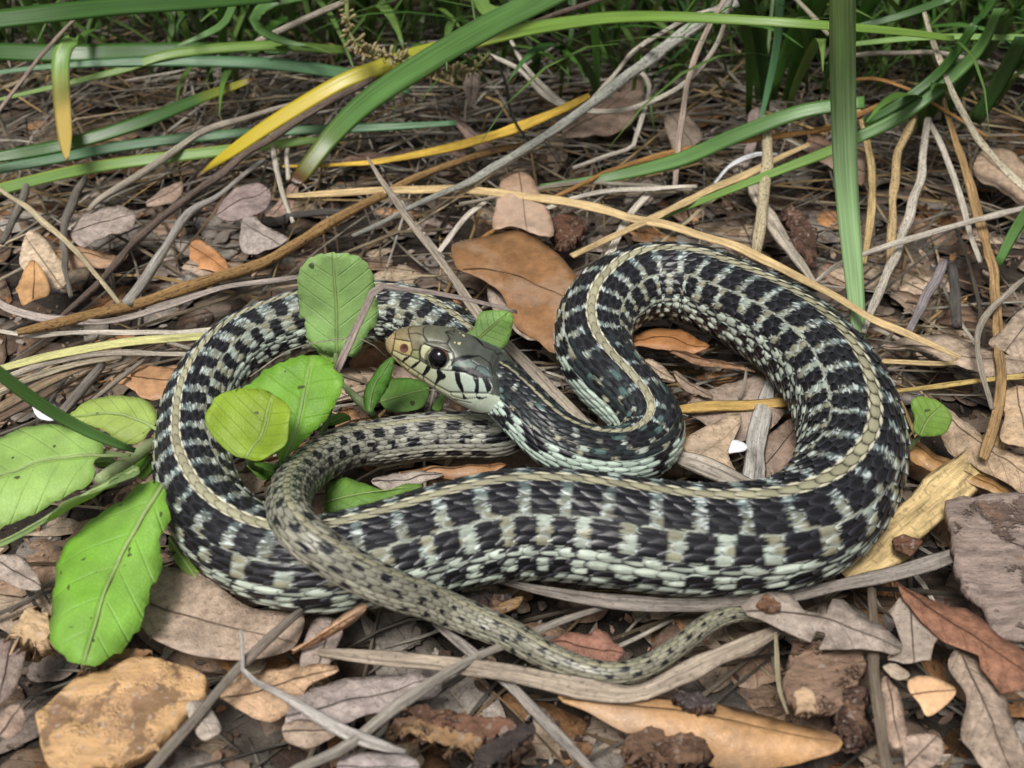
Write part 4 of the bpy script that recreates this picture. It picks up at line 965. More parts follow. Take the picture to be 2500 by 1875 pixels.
straw([(-30,805,12),(76,819,16),(190,814,14),(342,814,15),(470,806,18),(580,800,14)], 'gw', 'flattened grey straw lying just above the yellow stalk', .5)
straw([(-30,948,18),(60,905,17),(150,878,17),(304,860,17),(400,862,15),(500,868,12)], 'g', 'dark streaked straw lying just below the yellow stalk', .45)
straw([(-30,1010,30),(60,960,28),(150,915,26),(260,884,16)], (.26, .19, .12), 'wide brown blade at the bottom of the straw bundle', .35)
straw([(-30,975,20),(80,920,20),(180,892,18),(300,874,12)], (.40, .34, .24), 'tan grey blade in the middle of the straw bundle', .5)
straw([(-30,1040,22),(70,985,24),(140,945,18)], (.16, .11, .075), 'short dark brown blade under the straw bundle', .25)
straw([(-20,448,10,1.0),(95,532,14,.9),(200,630,14,.8),(300,750,11,.7)], 'cr', 'cream straight straw crossing over the orange brown stalk', .9, prof='round')
straw([(850,2,14,5),(722,57,15,4.2),(640,97,15,3.7),(566,140,11,3.2)], 'g', 'weathered grey straw lying over the level green blades', prof='round')
straw([(250,-10,9,6.2),(171,61,11,5.2),(87,156,10,4.0),(-15,285,9,2.6)], 'pk', 'thin stem leaning in front of the level green blades', prof='round')
straw([(900,195,8,3.0),(760,240,10,2.5),(646,273,12,2.1),(486,327,16,1.6),(380,403,17,1.1),(300,452,17,.9),(243,486,15,.8),(215,512,8,.7)], 'g', 'kinked grey straw with a split end below the pale edged blade', mat='straw', prof='round')
ST([(1490,-10,12,6.2),(1260,70,13,4.9),(1100,112,14,4.2),(960,165,15,3.5),(840,228,16,2.8),(684,323,18,1.9),(494,456,19,1.1),(342,577,18,.8),(247,685,16,.7),(140,778,12,.6)], (.17, .125, .10), 'long dark brown stem slanting from the grass down to the straw', mat='strawspeck')
straw([(648,390,9),(590,430,12),(532,475,14),(456,524,19),(400,610,23),(361,670,26),(308,742,24)], (.40, .37, .33), 'pale rough twig bending down towards the orange brown stalk', .9, prof='round')
ST([(246,893,22),(215,932,24),(190,962,24),(142,1014,20)], (.24, .21, .18), 'short thick grey twig poking out above the rosette', .45)
straw([(350,880,9),(290,925,12),(220,978,10)], 'g', 'slim grey twig parallel to the thick one above the rosette', .4, prof='round')
ST([(206,438,16),(180,490,20),(160,545,20),(156,620,16),(172,720,12)], (.19, .165, .14), 'dark upright twig standing in the brown leaves', .8)
ST([(70,440,18),(45,515,19),(5,590,16)], (.20, .18, .15), 'short leaning dark twig in the shade of the low blades', .8)
ST([(2306,640,20),(2285,690,23),(2260,725,23),(2220,808,18)], (.30, .265, .265), 'purplish grey stick leaning among the stalks behind the coil', .5)
ST([(2326,655,24),(2333,720,26),(2337,795,24)], 'gd', 'stubby charcoal coloured stick beside the purplish one', .35)
straw([(2530,662,11),(2470,710,13),(2420,753,15),(2388,805,15),(2385,855,15),(2404,931,14),(2424,998,10)], 'g', 'grey straw curving in an S over the big tan leaf', .95, prof='round')
straw([(2165,955,10),(2268,946,14),(2382,931,15),(2520,918,16)], 'yt', 'narrow golden straw pointing at the outer curve of the coil', .5)
straw([(1640,1003,20),(1680,1000,26),(1780,990,28),(1870,984,28),(1935,980,26)], (.55, .36, .12), 'flat golden blade with red stains lying inside the right loop', .35, mat='tanstraw')
straw([(1888,900,20),(1874,950,36),(1860,1010,42),(1846,1080,48),(1838,1170,54),(1834,1215,50)], (.36, .34, .31), 'wide silvery grey blade lying inside the right loop', .3, prof='ridge')
straw([(1640,1112,34),(1680,1127,46),(1747,1151,52),(1800,1170,46),(1850,1190,30)], (.33, .29, .24), 'fluted grey sheath tucked under the bend of the neck', .35, prof='ridge')
straw([(1822,900,6,.8),(1818,935,9,.6),(1806,975,9,.3)], 'g', 'thin broken grey sprig inside the right loop', prof='round')
straw([(2440,1065,60),(2395,1120,90),(2320,1190,105),(2220,1280,108),(2130,1360,100),(2070,1412,60)], (.50, .37, .18), 'broad yellow tan blade with purple stains under the outer curve', .12, mat='straw', prof='ridge', thick=.12)
straw([(1185,1416,6),(1230,1424,18),(1300,1440,26),(1450,1463,34),(1650,1477,38),(1820,1470,34),(1930,1455,32),(2080,1425,34),(2240,1385,38),(2400,1332,36)], (.27, .235, .205), 'long dark silvery blade running along the front of the coil', .32, prof='ridge')
straw([(775,1588,20),(860,1596,34),(1020,1612,42),(1210,1640,50),(1400,1676,54),(1500,1692,48),(1570,1690,40),(1650,1655,44),(1750,1605,52),(1830,1572,44),(1920,1528,18)], (.38, .31, .24), 'wide fibrous grey tan blade cradling the tail', .34, prof='ridge', thick=.22)
ST([(560,2000,24,.7),(700,1892,26,.7),(830,1826,28,.7),(982,1716,29,.6),(1096,1640,27,.55),(1180,1600,23,.3),(1229,1580,22,.15),(1362,1518,18,.1),(1475,1482,14,.1)], (.42, .375, .32), 'straight grey twig crossing the wide fibrous blade and passing under the tail')
ST([(330,1920,28),(372,1872,30),(475,1758,30),(589,1625,26),(665,1549,23),(735,1490,18)], (.33, .28, .23), 'brown grey twig propped from the bark chip towards the coil', .75)
straw([(590,1538,8,1.2),(594,1590,11,1.0),(598,1640,14,.85),(665,1682,20,.8),(760,1742,28,.75),(840,1788,31,.7),(920,1818,26,.6),(990,1835,12,.5)], (.50, .46, .42), 'frayed pale blade with a fuzzy upturned end')
straw([(1060,1518,12,.15),(1120,1562,24,.15),(1172,1606,26,.1),(1220,1648,26,.05),(1259,1682,27,.15),(1324,1758,29,.3),(1381,1815,27,.3),(1450,1890,24,.3)], (.32, .285, .255), 'split grey stem running under the wide fibrous blade')
ST([(2128,1440,22),(2133,1540,26),(2136,1640,27),(2150,1777,28),(2175,1890,28)], (.22, .175, .13), 'upright dark stem splitting the bark chips on the near side', .4)
straw([(1893,1545,9,.8),(1897,1600,11,.7),(1905,1680,9,.5),(1925,1740,5,.4)], 'cr', 'cream fibre with root hairs hanging from the chewed leaf', prof='round')
straw([(610,920,3,2.4),(712,853,3,3.0),(847,826,3,3.4),(906,839,3,3.3),(944,873,3,2.6)], (.62, .56, .44), 'hair thin pale fibre arching in front of the snout', prof='round', wob=0, name='hair_fibre', cat='fibre')
straw([(1830,430,8),(1700,520,9),(1620,590,8)], 'cr', 'short cream straw lying close above the far bend', .5, prof='round')
straw([(1200,1395,4),(1260,1350,4)], 'br', 'tiny brown splinter under the front of the coil', .1)
straw([(660,300,9,1.2),(672,400,12,.9),(690,480,13,.7),(715,545,11,.5)], 'gw', 'white upright straw beneath the blunt tip of the broad blade', prof='round')
straw([(715,300,8,1.2),(702,370,11,.9),(705,440,12,.7)], 'gw', 'second white straw crossing the upright one', prof='round')
ST([(700,528,16),(790,522,17),(880,516,14)], 'gd', 'black knobbly twig by the blunt tip of the broad blade', .6)

straw([(1440,232,12,2.4),(1411,247,18,2.2),(1370,268,23,2.0),(1267,311,26,1.6),(1180,338,25,1.4),(1096,361,22,1.2),(940,392,15,1.0),(830,402,10,.9),(690,406,6,.8)], (.66, .43, .07), 'golden yellow dry blade tapering to a fine point under the speckled stalk', mat='tanstraw', wob=.05, up=np.array([0, -.75, .65]))
straw([(1160,118,5,3.2),(1202,140,6,2.9),(1234,200,7,2.3),(1244,266,7,1.8),(1270,318,7,1.8),(1296,350,6,1.5)], (.02, .018, .016), 'thin black wiry stem bending over the golden yellow blade', prof='round', wob=.02)
straw([(1560,170,9,2.9),(1586,205,10,2.4),(1578,260,11,1.9),(1552,340,12,1.3),(1540,360,12,1.2),(1480,380,12,1.0),(1400,410,9,.8)], 'gw', 'pale zigzag straw kinked twice beside the brown propped leaf', prof='round')

# ------------------------------------------------------------------ dead leaves that can be told apart
def dleaf(out, col, label, z=.3, mat='leaf', name='dead_leaf', cat='dead leaf', rib=None, ribcol=(.24, .13, .07), **k):
    k.setdefault('torn', .03); k.setdefault('wave', .16); k.setdefault('curl', -.06); ribcol = None if ribcol is None else tuple(.72*q for q in col)
    col = tuple(min(1.22*q, .8) for q in col); o, b = leaf(name, out, M[mat], col, z, rib=rib, ribcol=ribcol, **k)
    return tag(o, label, cat)
C1 = lambda *p: CR(350, 550, *p); C2 = lambda *p: CR(1250, 550, *p)
T1 = lambda *p: TL(0, 0, *p); T2 = lambda *p: TL(830, 0, *p); T3 = lambda *p: TL(1660, 0, *p); T4 = lambda *p: TL(0, 620, *p); T5 = lambda *p: TL(1660, 620, *p)
T6 = lambda *p: TL(0, 1245, *p); T7 = lambda *p: TL(830, 1245, *p); T8 = lambda *p: TL(1660, 1245, *p)
dleaf(F((978,522),(1040,498),(1105,476),(1165,500),(1232,570),(1272,622),(1252,672),(1206,738),(1150,708),(1110,682),(1082,628),(1030,605),(985,580)), (.225, .115, .05), 'large leathery brown magnolia leaf lying behind the neck', .75, 'leafglossy', rib=F((1000,585),(1110,590),(1252,660)), ribcol=(.12, .055, .025), curl=-.10, wave=.10, tilt=(0, -.12), thick=.04, ribw=.03)
dleaf(T2((1040,1135),(1100,1090),(1200,1102),(1290,1222),(1345,1332),(1372,1490),(1240,1500),(1110,1440),(985,1440),(1002,1300)), (.34, .225, .155), 'smooth pinkish tan oval leaf standing behind the magnolia leaf', .85, 'leafglossy', rib=T2((1150,1100),(1180,1300),(1200,1490)), tilt=(0, -.25), curl=-.08)
dleaf(T2((1945,495),(1930,700),(1790,832),(1600,872),(1425,872),(1482,722),(1562,642),(1720,592)), (.20, .14, .105), 'brown leaf with a rusty rim propped under the speckled stalk', 1.0, rib=T2((1440,860),(1680,720),(1930,520)), tilt=(0, -.4))
dleaf(T3((-100,760),(-10,715),(80,750),(146,850),(100,925),(-20,965),(-70,880)), (.26, .20, .155), 'rounded grey brown leaf on edge among drooping straws', .9, tilt=(0, -.4))
dleaf(T6((900,425),(1060,385),(1250,430),(1350,470),(1500,570),(1640,640),(1800,660),(1960,690),(1880,880),(1650,962),(1400,968),(1150,922),(980,832),(888,700),(880,560)), (.36, .27, .205), 'big pale brown leaf with a torn crack lying under the front left of the coil', .15, rib=T6((905,580),(1300,700),(1900,850)), ribcol=(.30, .18, .09), curl=.04, wave=.06, torn=.012)
dleaf(T6((1850,905),(1960,850),(2090,770),(2200,665),(2330,600),(2350,640),(2280,720),(2150,800),(1980,890)), (.38, .20, .09), 'curled orange brown leaf edge resting against the coil', .75, 'leafglossy', tilt=(.05, -.6), curl=-.2)
dleaf(T6((2010,700),(2130,690),(2205,770),(2150,900),(2080,1050),(1990,1112),(1942,1050),(1930,940)), (.31, .245, .21), 'small neat grey brown oval leaf in front of the coil', .2, rib=T6((2000,1100),(2060,950),(2140,700)), torn=0)
dleaf(C1((860,2500),(1100,2420),(1350,2395),(1600,2442),(1560,2530),(1320,2590),(1120,2660),(900,2740),(760,2700)), (.36, .30, .275), 'wide mauve grey leaf with small brown spots under the crossing twigs', .15, torn=.01)
dleaf(F((1205,1502),(1300,1478),(1420,1470),(1510,1478),(1620,1510),(1720,1550),(1790,1575),(1818,1600),(1805,1622),(1700,1632),(1580,1628),(1480,1602),(1350,1568),(1260,1530)), (.39, .225, .105), 'long smooth orange tan magnolia leaf on the near side of the tail', .15, 'leafglossy', rib=F((1215,1508),(1500,1545),(1812,1605)), ribcol=(.40, .2, .07), curl=-.10, wave=.05, torn=0, thick=.05)
dleaf(T8((395,618),(480,540),(600,503),(720,540),(800,652),(940,672),(990,540),(1062,528),(1112,600),(1180,660),(1300,742),(1420,850),(1432,892),(1380,922),(1150,882),(900,872),(942,790),(880,770),(850,832),(700,790),(560,722),(440,682)), (.30, .245, .205), 'chewed grey brown leaf covering the tip of the tail', .85, smooth=False, npts=150, rib=T8((430,655),(900,690),(1430,890)), ribcol=(.40, .24, .13), wave=.06, torn=.02, tilt=(-.03, -.05))
dleaf(T8((1390,460),(1480,520),(1750,612),(1862,590),(1950,650),(2050,780),(2212,870),(2300,900),(2290,1150),(2080,1152),(1940,1000),(1920,930),(1700,832),(1560,700),(1430,562)), (.24, .115, .07), 'smooth reddish brown torn leaf lying over the grey litter', .75, smooth=False, npts=110, torn=.012, wave=.05)
dleaf(T8((1720,1010),(1790,890),(1900,930),(2000,1050),(2100,1172),(2180,1400),(2250,1560),(2200,1700),(1960,1642),(1870,1520),(1812,1400),(1840,1200)), (.34, .26, .20), 'broad mottled grey tan leaf below the reddish torn one', .35, torn=.02)
dleaf(T8((1480,1080),(1580,1053),(1700,1100),(1776,1160),(1720,1242),(1600,1312),(1540,1240),(1470,1150)), (.58, .36, .20), 'pale orange oval leaf end among grey fragments', .55, 'leafglossy', torn=0, wave=.04, rib=T8((1480,1190),(1620,1170),(1770,1160)), ribcol=(.5, .3, .15))
dleaf(T7((1285,800),(1400,832),(1480,792),(1590,790),(1650,742),(1720,760),(1762,850),(1832,900),(1800,942),(1742,1000),(1700,1016),(1520,990),(1380,902)), (.27, .135, .095), 'rusty brown leaf piece with a scalloped edge inside the bend of the tail', .22, smooth=False, npts=90, torn=.03)
dleaf(T5((1300,552),(1500,492),(1720,470),(1900,530),(2100,600),(2260,690),(2250,770),(2000,792),(1850,732),(1600,652),(1400,582)), (.36, .275, .205), 'large flat tan oak leaf beyond the outer curve of the coil', .4, rib=T5((1310,555),(1750,640),(2250,740)), torn=.015)
dleaf(C2((620,655),(700,562),(800,522),(905,540),(1000,600),(1065,662),(900,676),(750,668)), (.30, .135, .05), 'glossy red brown leaf peeking from under the right loop', .45, 'leafglossy', tilt=(0, -.1), rib=C2((630,650),(830,610),(1060,662)), torn=0)
dleaf(C2((925,1155),(1050,1082),(1222,1015),(1236,1070),(1200,1150),(1172,1232),(1212,1318),(1100,1295),(960,1235)), (.42, .315, .215), 'pale tan leaf scrap with an eaten edge inside the right loop', .45, torn=.015, ribcol=None)
dleaf(C2((930,975),(1100,872),(1290,785),(1385,830),(1490,950),(1400,1095),(1200,1135),(1050,1060)), (.31, .235, .185), 'grey brown oak leaf under the golden blade inside the right loop', .18, rib=C2((940,970),(1180,960),(1470,960)))
dleaf(C2((1335,1180),(1530,1040),(1580,1180),(1430,1330),(1335,1362)), (.235, .165, .125), 'dull brown leaf half beneath the inner edge of the right loop', .12)
dleaf(C2((850,700),(1050,690),(1180,735),(1330,772),(1180,760),(1020,745)), (.24, .135, .075), 'narrow brown leaf strip pinched under the thick bend', .35)
dleaf(C2((690,720),(790,735),(885,835),(800,815),(720,790)), (.38, .29, .205), 'small tan leaf fold near the neck bend inside the right loop', .45)
dleaf(C2((870,790),(1000,850),(1090,930),(1010,915),(930,880)), (.28, .205, .155), 'twisted leaf fragment inside the right loop below the glossy one', .4)
dleaf(T4((100,205),(165,75),(222,42),(290,130),(312,232),(240,292),(150,335),(118,262)), (.40, .225, .10), 'small orange brown oval leaf propped up at the edge of the straw', .9, 'leafglossy', tilt=(0, -.35), torn=0, rib=T4((215,300),(215,180),(222,50)))
dleaf(T1((120,1680),(150,1560),(185,1480),(250,1485),(335,1590),(420,1700),(430,1810),(360,1840),(240,1800)), (.52, .40, .28), 'bleached cream tan leaf behind the small orange oval one', .7, tilt=(0, -.25))
dleaf(T4((700,780),(860,745),(1000,712),(1262,698),(1200,790),(1112,907),(980,897),(840,850)), (.40, .225, .12), 'smooth orange tan leaf slipped under the left loop', .2, 'leafglossy', torn=0, rib=T4((720,785),(950,800),(1200,790)))
dleaf(T1((1540,1500),(1600,1328),(1690,1440),(1800,1480),(1852,1540),(1700,1602),(1560,1592)), (.33, .28, .25), 'crumpled grey leaf with a pointed lobe behind the left loop', .6)
dleaf(T1((450,1500),(560,1350),(850,1340),(835,1450),(640,1522),(520,1572)), (.33, .27, .235), 'flat dusty grey leaf under the split ended straw', .55)
dleaf(T1((1215,1590),(1242,1538),(1290,1530),(1400,1612),(1470,1720),(1380,1740),(1240,1700)), (.42, .20, .085), 'bright rusty folded leaf behind the left loop', .6, 'leafglossy')
dleaf(T1((940,1320),(980,1240),(1080,1180),(1170,1165),(1160,1240),(1060,1300)), (.30, .215, .165), 'ragged brown leaf tip under the low blades', .8, tilt=(0, -.3))
dleaf(T1((1390,1350),(1480,1220),(1620,1150),(1740,1240),(1700,1330),(1560,1380),(1450,1400)), (.27, .205, .195), 'curled purplish grey leaf beside the blunt tipped blade', .75)
dleaf(T1((1860,1180),(1920,1215),(1880,1330),(1780,1390),(1700,1370),(1790,1290)), (.26, .17, .13), 'withered brown end of the broad blade', .55)
dleaf(T2((795,480),(900,480),(870,650),(832,665),(800,600)), (.24, .18, .145), 'small hanging brown leaf below the seed stalk', 2.4, tilt=(0, -1.2))
dleaf(T2((705,730),(775,762),(880,850),(1015,962),(900,965),(800,865)), (.19, .125, .105), 'narrow maroon brown leaf under the yellowed straw', .95, tilt=(0, -.3))
dleaf(T2((-20,1000),(200,922),(450,903),(700,930),(890,995),(600,965),(300,975)), (.22, .14, .105), 'long thin brown leaf seen edge on behind the tan blade', .8, tilt=(0, -.2))
dleaf(T3((1890,1050),(1960,945),(2060,950),(2230,1040),(2260,1300),(2050,1205),(1915,1132)), (.37, .265, .185), 'tan leaf with pale blotches behind the rust brown blade', .55)
dleaf(T3((815,900),(870,862),(960,920),(1100,940),(1195,960),(1180,1180),(1080,1120),(900,1032),(840,1000)), (.21, .125, .085), 'cupped brown leaf behind the wide upright blade', .8, tilt=(0, -.4))
dleaf(T3((430,900),(440,790),(500,700),(545,720),(500,900),(450,1060),(400,1080)), (.29, .225, .205), 'rolled pinkish grey leaf beside the reed stump', .9, tilt=(0, -.3), curl=.2)
dleaf(T5((1560,870),(1700,958),(1900,1130),(2100,1260),(2260,1340),(2260,1530),(1900,1325),(1720,1182)), (.40, .29, .19), 'long pale tan leaf with brown patches lying by the rust brown blade', .35, rib=T5((1570,880),(1850,1150),(2250,1440)))
dleaf(T5((1440,1150),(1600,1228),(1800,1330),(2000,1422),(2250,1570),(2230,1620),(1980,1505),(1760,1402),(1500,1302)), (.36, .20, .075), 'narrow orange brown leaf beneath the broad yellow tan blade', .2, 'leafglossy')
dleaf(T5((2075,870),(2212,862),(2300,900),(2300,1260),(2200,1240),(2070,1180),(2090,1020)), (.46, .325, .20), 'cracked cream tan leaf with dark holes past the rust brown blade', .6, torn=.05)
dleaf(T5((1990,560),(2080,470),(2212,340),(2290,400),(2280,640),(2180,660)), (.35, .27, .20), 'upright tan leaf with a red midrib among the far stalks', .7, ribcol=(.3, .12, .06), tilt=(0, -.2))
dleaf(T8((1350,640),(1420,560),(1530,600),(1620,700),(1700,790),(1640,850),(1620,960),(1440,990),(1330,960),(1430,860)), (.31, .25, .205), 'crumbling grey leaf fragment next to the chewed leaf', .55, torn=.05, smooth=False, npts=80)
dleaf(T8((1305,1010),(1400,985),(1480,1060),(1400,1088)), (.42, .33, .245), 'tiny square tan leaf scrap below the crumbling one', .55, torn=.03, ribcol=None)
dleaf(T8((1300,1080),(1400,1150),(1450,1300),(1460,1480),(1380,1530),(1320,1400)), (.37, .265, .20), 'pinkish tan leaf beside the upright dark stem', .3)
dleaf(T8((1460,1440),(1640,1450),(1700,1530),(1640,1640),(1480,1700),(1440,1560)), (.35, .26, .205), 'pale notched leaf low in the litter', .35)
dleaf(T7((0,1600),(180,1540),(420,1560),(515,1640),(480,1720),(200,1760),(0,1740)), (.36, .31, .30), 'lilac grey leaf lying under the straight twig', .35)
dleaf(T6((-30,1420),(0,1290),(120,1250),(160,1330),(140,1400),(60,1460)), (.28, .20, .155), 'dull brown leaf below the big bright green one', .3)
dleaf(T6((-40,860),(60,820),(160,845),(140,1000),(60,1180),(-40,1220)), (.25, .185, .16), 'dark mauve brown leaf beside the bark chip', .2)
dleaf(T6((-40,310),(40,285),(140,290),(210,370),(262,495),(150,500),(20,440),(-40,420)), (.37, .30, .255), 'shiny pinkish grey leaf under the rosette', .3)
dleaf(T6((1390,1150),(1500,1080),(1700,1010),(1900,980),(2150,1020),(2170,1060),(1990,1140),(1900,1240),(1700,1320),(1480,1240)), (.44, .29, .18), 'apricot brown leaf behind the frayed pale blade', .18, torn=.02)
dleaf(T6((1820,1380),(1960,1330),(2180,1390),(2170,1440),(2000,1510),(1850,1480)), (.33, .25, .19), 'speckled brown leaf bit at the foot of the frayed blade', .25)
dleaf(T6((1200,1250),(1330,1230),(1420,1400),(1330,1480),(1250,1420)), (.42, .36, .30), 'thin skeletal whitish leaf scrap on the brown grey twig', .65, torn=.06, ribcol=None)
dleaf(C1((1230,1385),(1300,1340),(1420,1318),(1620,1345),(1500,1390),(1330,1425)), (.33, .28, .24), 'grey oval leaf within the left loop behind the triangular green one', .35)
dleaf(C1((1380,1330),(1600,1282),(1850,1268),(1960,1300),(1780,1345),(1560,1350)), (.33, .17, .075), 'orange brown leaf under the rear body within the left loop', .3, 'leafglossy')
dleaf(C1((1330,740),(1420,770),(1520,845),(1440,870),(1350,800)), (.34, .245, .185), 'tan leaf triangle beneath the chin', .45, ribcol=None)
dleaf(C1((-60,760),(60,745),(200,790),(210,860),(120,915),(-30,900)), (.36, .20, .10), 'smooth brown leaf tucked beside the straw bundle', .25, 'leafglossy')
dleaf(C1((200,222),(320,165),(480,215),(530,270),(400,290),(290,250)), (.35, .265, .195), 'tan leaf with a toothed edge above the orange brown stalk', .55, torn=.04)
dleaf(C1((1860,330),(1980,340),(2080,440),(2180,590),(2080,600),(1960,520),(1880,430)), (.30, .235, .19), 'dusty grey leaf in the shade under the magnolia leaf', .3)
dleaf(T1((190,1560),(300,1540),(480,1560),(650,1600),(830,1640),(700,1700),(400,1680),(240,1640)), (.36, .215, .12), 'orange tan leaf along the foot of the dark upright twig', .5)

# ------------------------------------------------------------------ bark chips
def chip(out, col, label, z=.3, thick=.5, **k):
    k.setdefault('wave', .12); k.setdefault('torn', .05); k.setdefault('fine', 34); k.setdefault('rough', min(.30, thick*.6))
    o, b = leaf('bark_chip', out, M[k.pop('mat', 'bark')], col, z, thick=thick, smooth=False, npts=k.pop('npts', 110), **k)
    return tag(o, label, 'bark chip')
chip(T6((335,1205),(480,1065),(690,1000),(900,940),(1000,950),(1200,1012),(1312,1080),(1300,1182),(1150,1332),(1000,1492),(850,1562),(600,1622),(400,1670),(290,1605),(250,1452),(222,1322)), (.60, .37, .18), 'large thick tan bark chip with dark stains in front of the rosette', .5, .38, wave=.13, rough=.07, mat='barkpale', torn=.035)
chip(T6((500,1060),(560,960),(800,880),(980,900),(900,940),(700,985)), (.36, .20, .10), 'narrow brown bark sliver behind the thick tan chip', .45, .4)
chip(T6((60,800),(70,730),(180,640),(300,660),(330,760),(290,825),(150,820)), (.55, .38, .22), 'crumbly pale bark lump under the big bright leaf', .35, .5, mat='barkpale')
chip(T8((1700,-60),(1752,150),(1772,330),(1832,520),(1950,622),(2002,762),(2130,800),(2330,830),(2330,-80),(2200,-130),(1900,-110)), (.44, .335, .285), 'big purplish brown bark slab with flaking crust beside the broad yellow blade', .6, .28, wave=.07, rough=.12)
chip(T8((720,832),(900,860),(1180,872),(1202,990),(1150,1112),(1042,1132),(1020,1242),(880,1302),(780,1292),(720,1182),(682,1122),(722,1000)), (.40, .26, .18), 'layered brown bark chip below the chewed leaf', .3, .25, rough=.12)
chip(T8((740,1160),(800,1130),(870,1170),(870,1280),(770,1290)), (.58, .40, .25), 'pale corky bark bit on the layered chip', .42, .2, mat='barkpale', fine=10, npts=40)
chip(T8((1050,1120),(1200,1130),(1180,1300),(1130,1480),(1050,1450),(1030,1280)), (.13, .075, .055), 'dark brown bark strip beside the upright dark stem', .22, .4)
chip(T7((410,1280),(520,1250),(700,1290),(860,1320),(1100,1340),(1140,1420),(980,1460),(740,1400),(560,1340)), (.26, .135, .085), 'reddish brown bark strip leaning among the near chips', .55, .35)
chip(T7((330,1330),(560,1320),(760,1370),(960,1440),(900,1490),(600,1480),(420,1420)), (.44, .27, .14), 'shredded orange bark with fibrous layers below the reddish strip', .45, .45)
chip(T7((860,1560),(1100,1420),(1250,1350),(1260,1400),(1120,1540),(950,1640),(860,1640)), (.085, .065, .058), 'charred blackish bark stick in the near litter', .6, .4)
chip(T7((1840,1460),(2000,1400),(2212,1380),(2350,1480),(2330,1620),(2000,1640),(1860,1560)), (.26, .15, .095), 'reddish bark chip beneath the long orange magnolia leaf', .1, .4)
chip(T7((780,540),(900,505),(1090,540),(1130,610),(1000,660),(880,630)), (.10, .082, .075), 'shiny wet black bark under the belly', .05, .3)
chip(T7((950,650),(1060,590),(1180,555),(1150,620),(1020,660)), (.48, .30, .15), 'bright tan splinter on the wet black bark', .2, .12, fine=10, npts=40)
chip(T8((1375,175),(1440,155),(1560,200),(1500,275),(1390,225)), (.24, .11, .065), 'small dark red bark flake on the broad yellow tan blade', .5, .15, fine=10, npts=40)
chip(T8((0,1160),(120,1170),(240,1240),(210,1280),(60,1260),(-40,1200)), (.11, .085, .08), 'slate coloured bark strip on the long orange leaf', .42, .2, fine=12)
chip(T3((660,1330),(720,1300),(800,1380),(880,1480),(885,1640),(820,1670),(760,1520)), (.17, .09, .065), 'dark brown bark curl behind the far bend of the coil', .55, .4)
chip(T2((1360,1390),(1500,1360),(1580,1420),(1550,1520),(1420,1530)), (.16, .075, .045), 'red brown bark crumb behind the magnolia leaf', .45, .4)

# ------------------------------------------------------------------ small finds
def nodule():
    P = at(1876, 1476, 1.05); n, m = 9, 16; V = []
    for i in range(n):
        a = i/(n-1)*math.pi
        for j in range(m):
            p = j/m*2*math.pi; r = .20*(1+.15*math.sin(3*p+i)+.2*(_NT[i, j]-.5))
            V.append(P+np.array([math.sin(a)*math.cos(p)*r*1.15, math.sin(a)*math.sin(p)*r, math.cos(a)*r*.75-(.09 if i < 3 else 0)]))
    Fs = [[i*m+j, i*m+(j+1) % m, (i+1)*m+(j+1) % m, (i+1)*m+j] for i in range(n-1) for j in range(m)]
    tag(link(mesh('gall', np.array(V), Fs, M['bark'], None, None, P), 'gall', None, P, (.28, .15, .085)), 'round brown gall with a dented top on the chewed leaf', 'gall')
nodule()
sh = plain('shell_white', (.78, .78, .80), .5, .4, 900)
o, _ = leaf('shell_chip', C2((1172,1225),(1185,1170),(1215,1160),(1272,1190),(1255,1215),(1200,1225)), sh, (1, 1, 1), .55, tilt=(0, -.3), thick=.05, fine=8, wave=.1); tag(o, 'bright white shell chip lying inside the right loop', 'shell chip')
o, _ = leaf('shell_chip', T4((210,985),(250,950),(330,960),(380,1010),(350,1060),(250,1050)), sh, (1, 1, 1), .3, tilt=(0, -.2), thick=.05, fine=8, wave=.15, torn=.08); tag(o, 'crumbly white shell chip behind the rosette leaf', 'shell chip')

LAND = [(o['label'], np.array(o.location)/CM, o['category']) for o in COL.objects if o.parent is None and 'label' in o and o['category'] in ('dead leaf', 'bark chip', 'dry stalk', 'shell chip', 'gall', 'plant')]
# ------------------------------------------------------------------ litter that covers the ground: leaves laid one over the other on a height field
def ground_z(x, y): return -1.19+.6*(fbm(np.asarray(x)*.35+40, np.asarray(y)*.35+40)-.6)
_gx = GX0+(np.arange(GNX)+.5)*GR; _gy = GY0+(np.arange(GNY)+.5)*GR
HF[:] = ground_z(_gx[:, None], _gy[None])

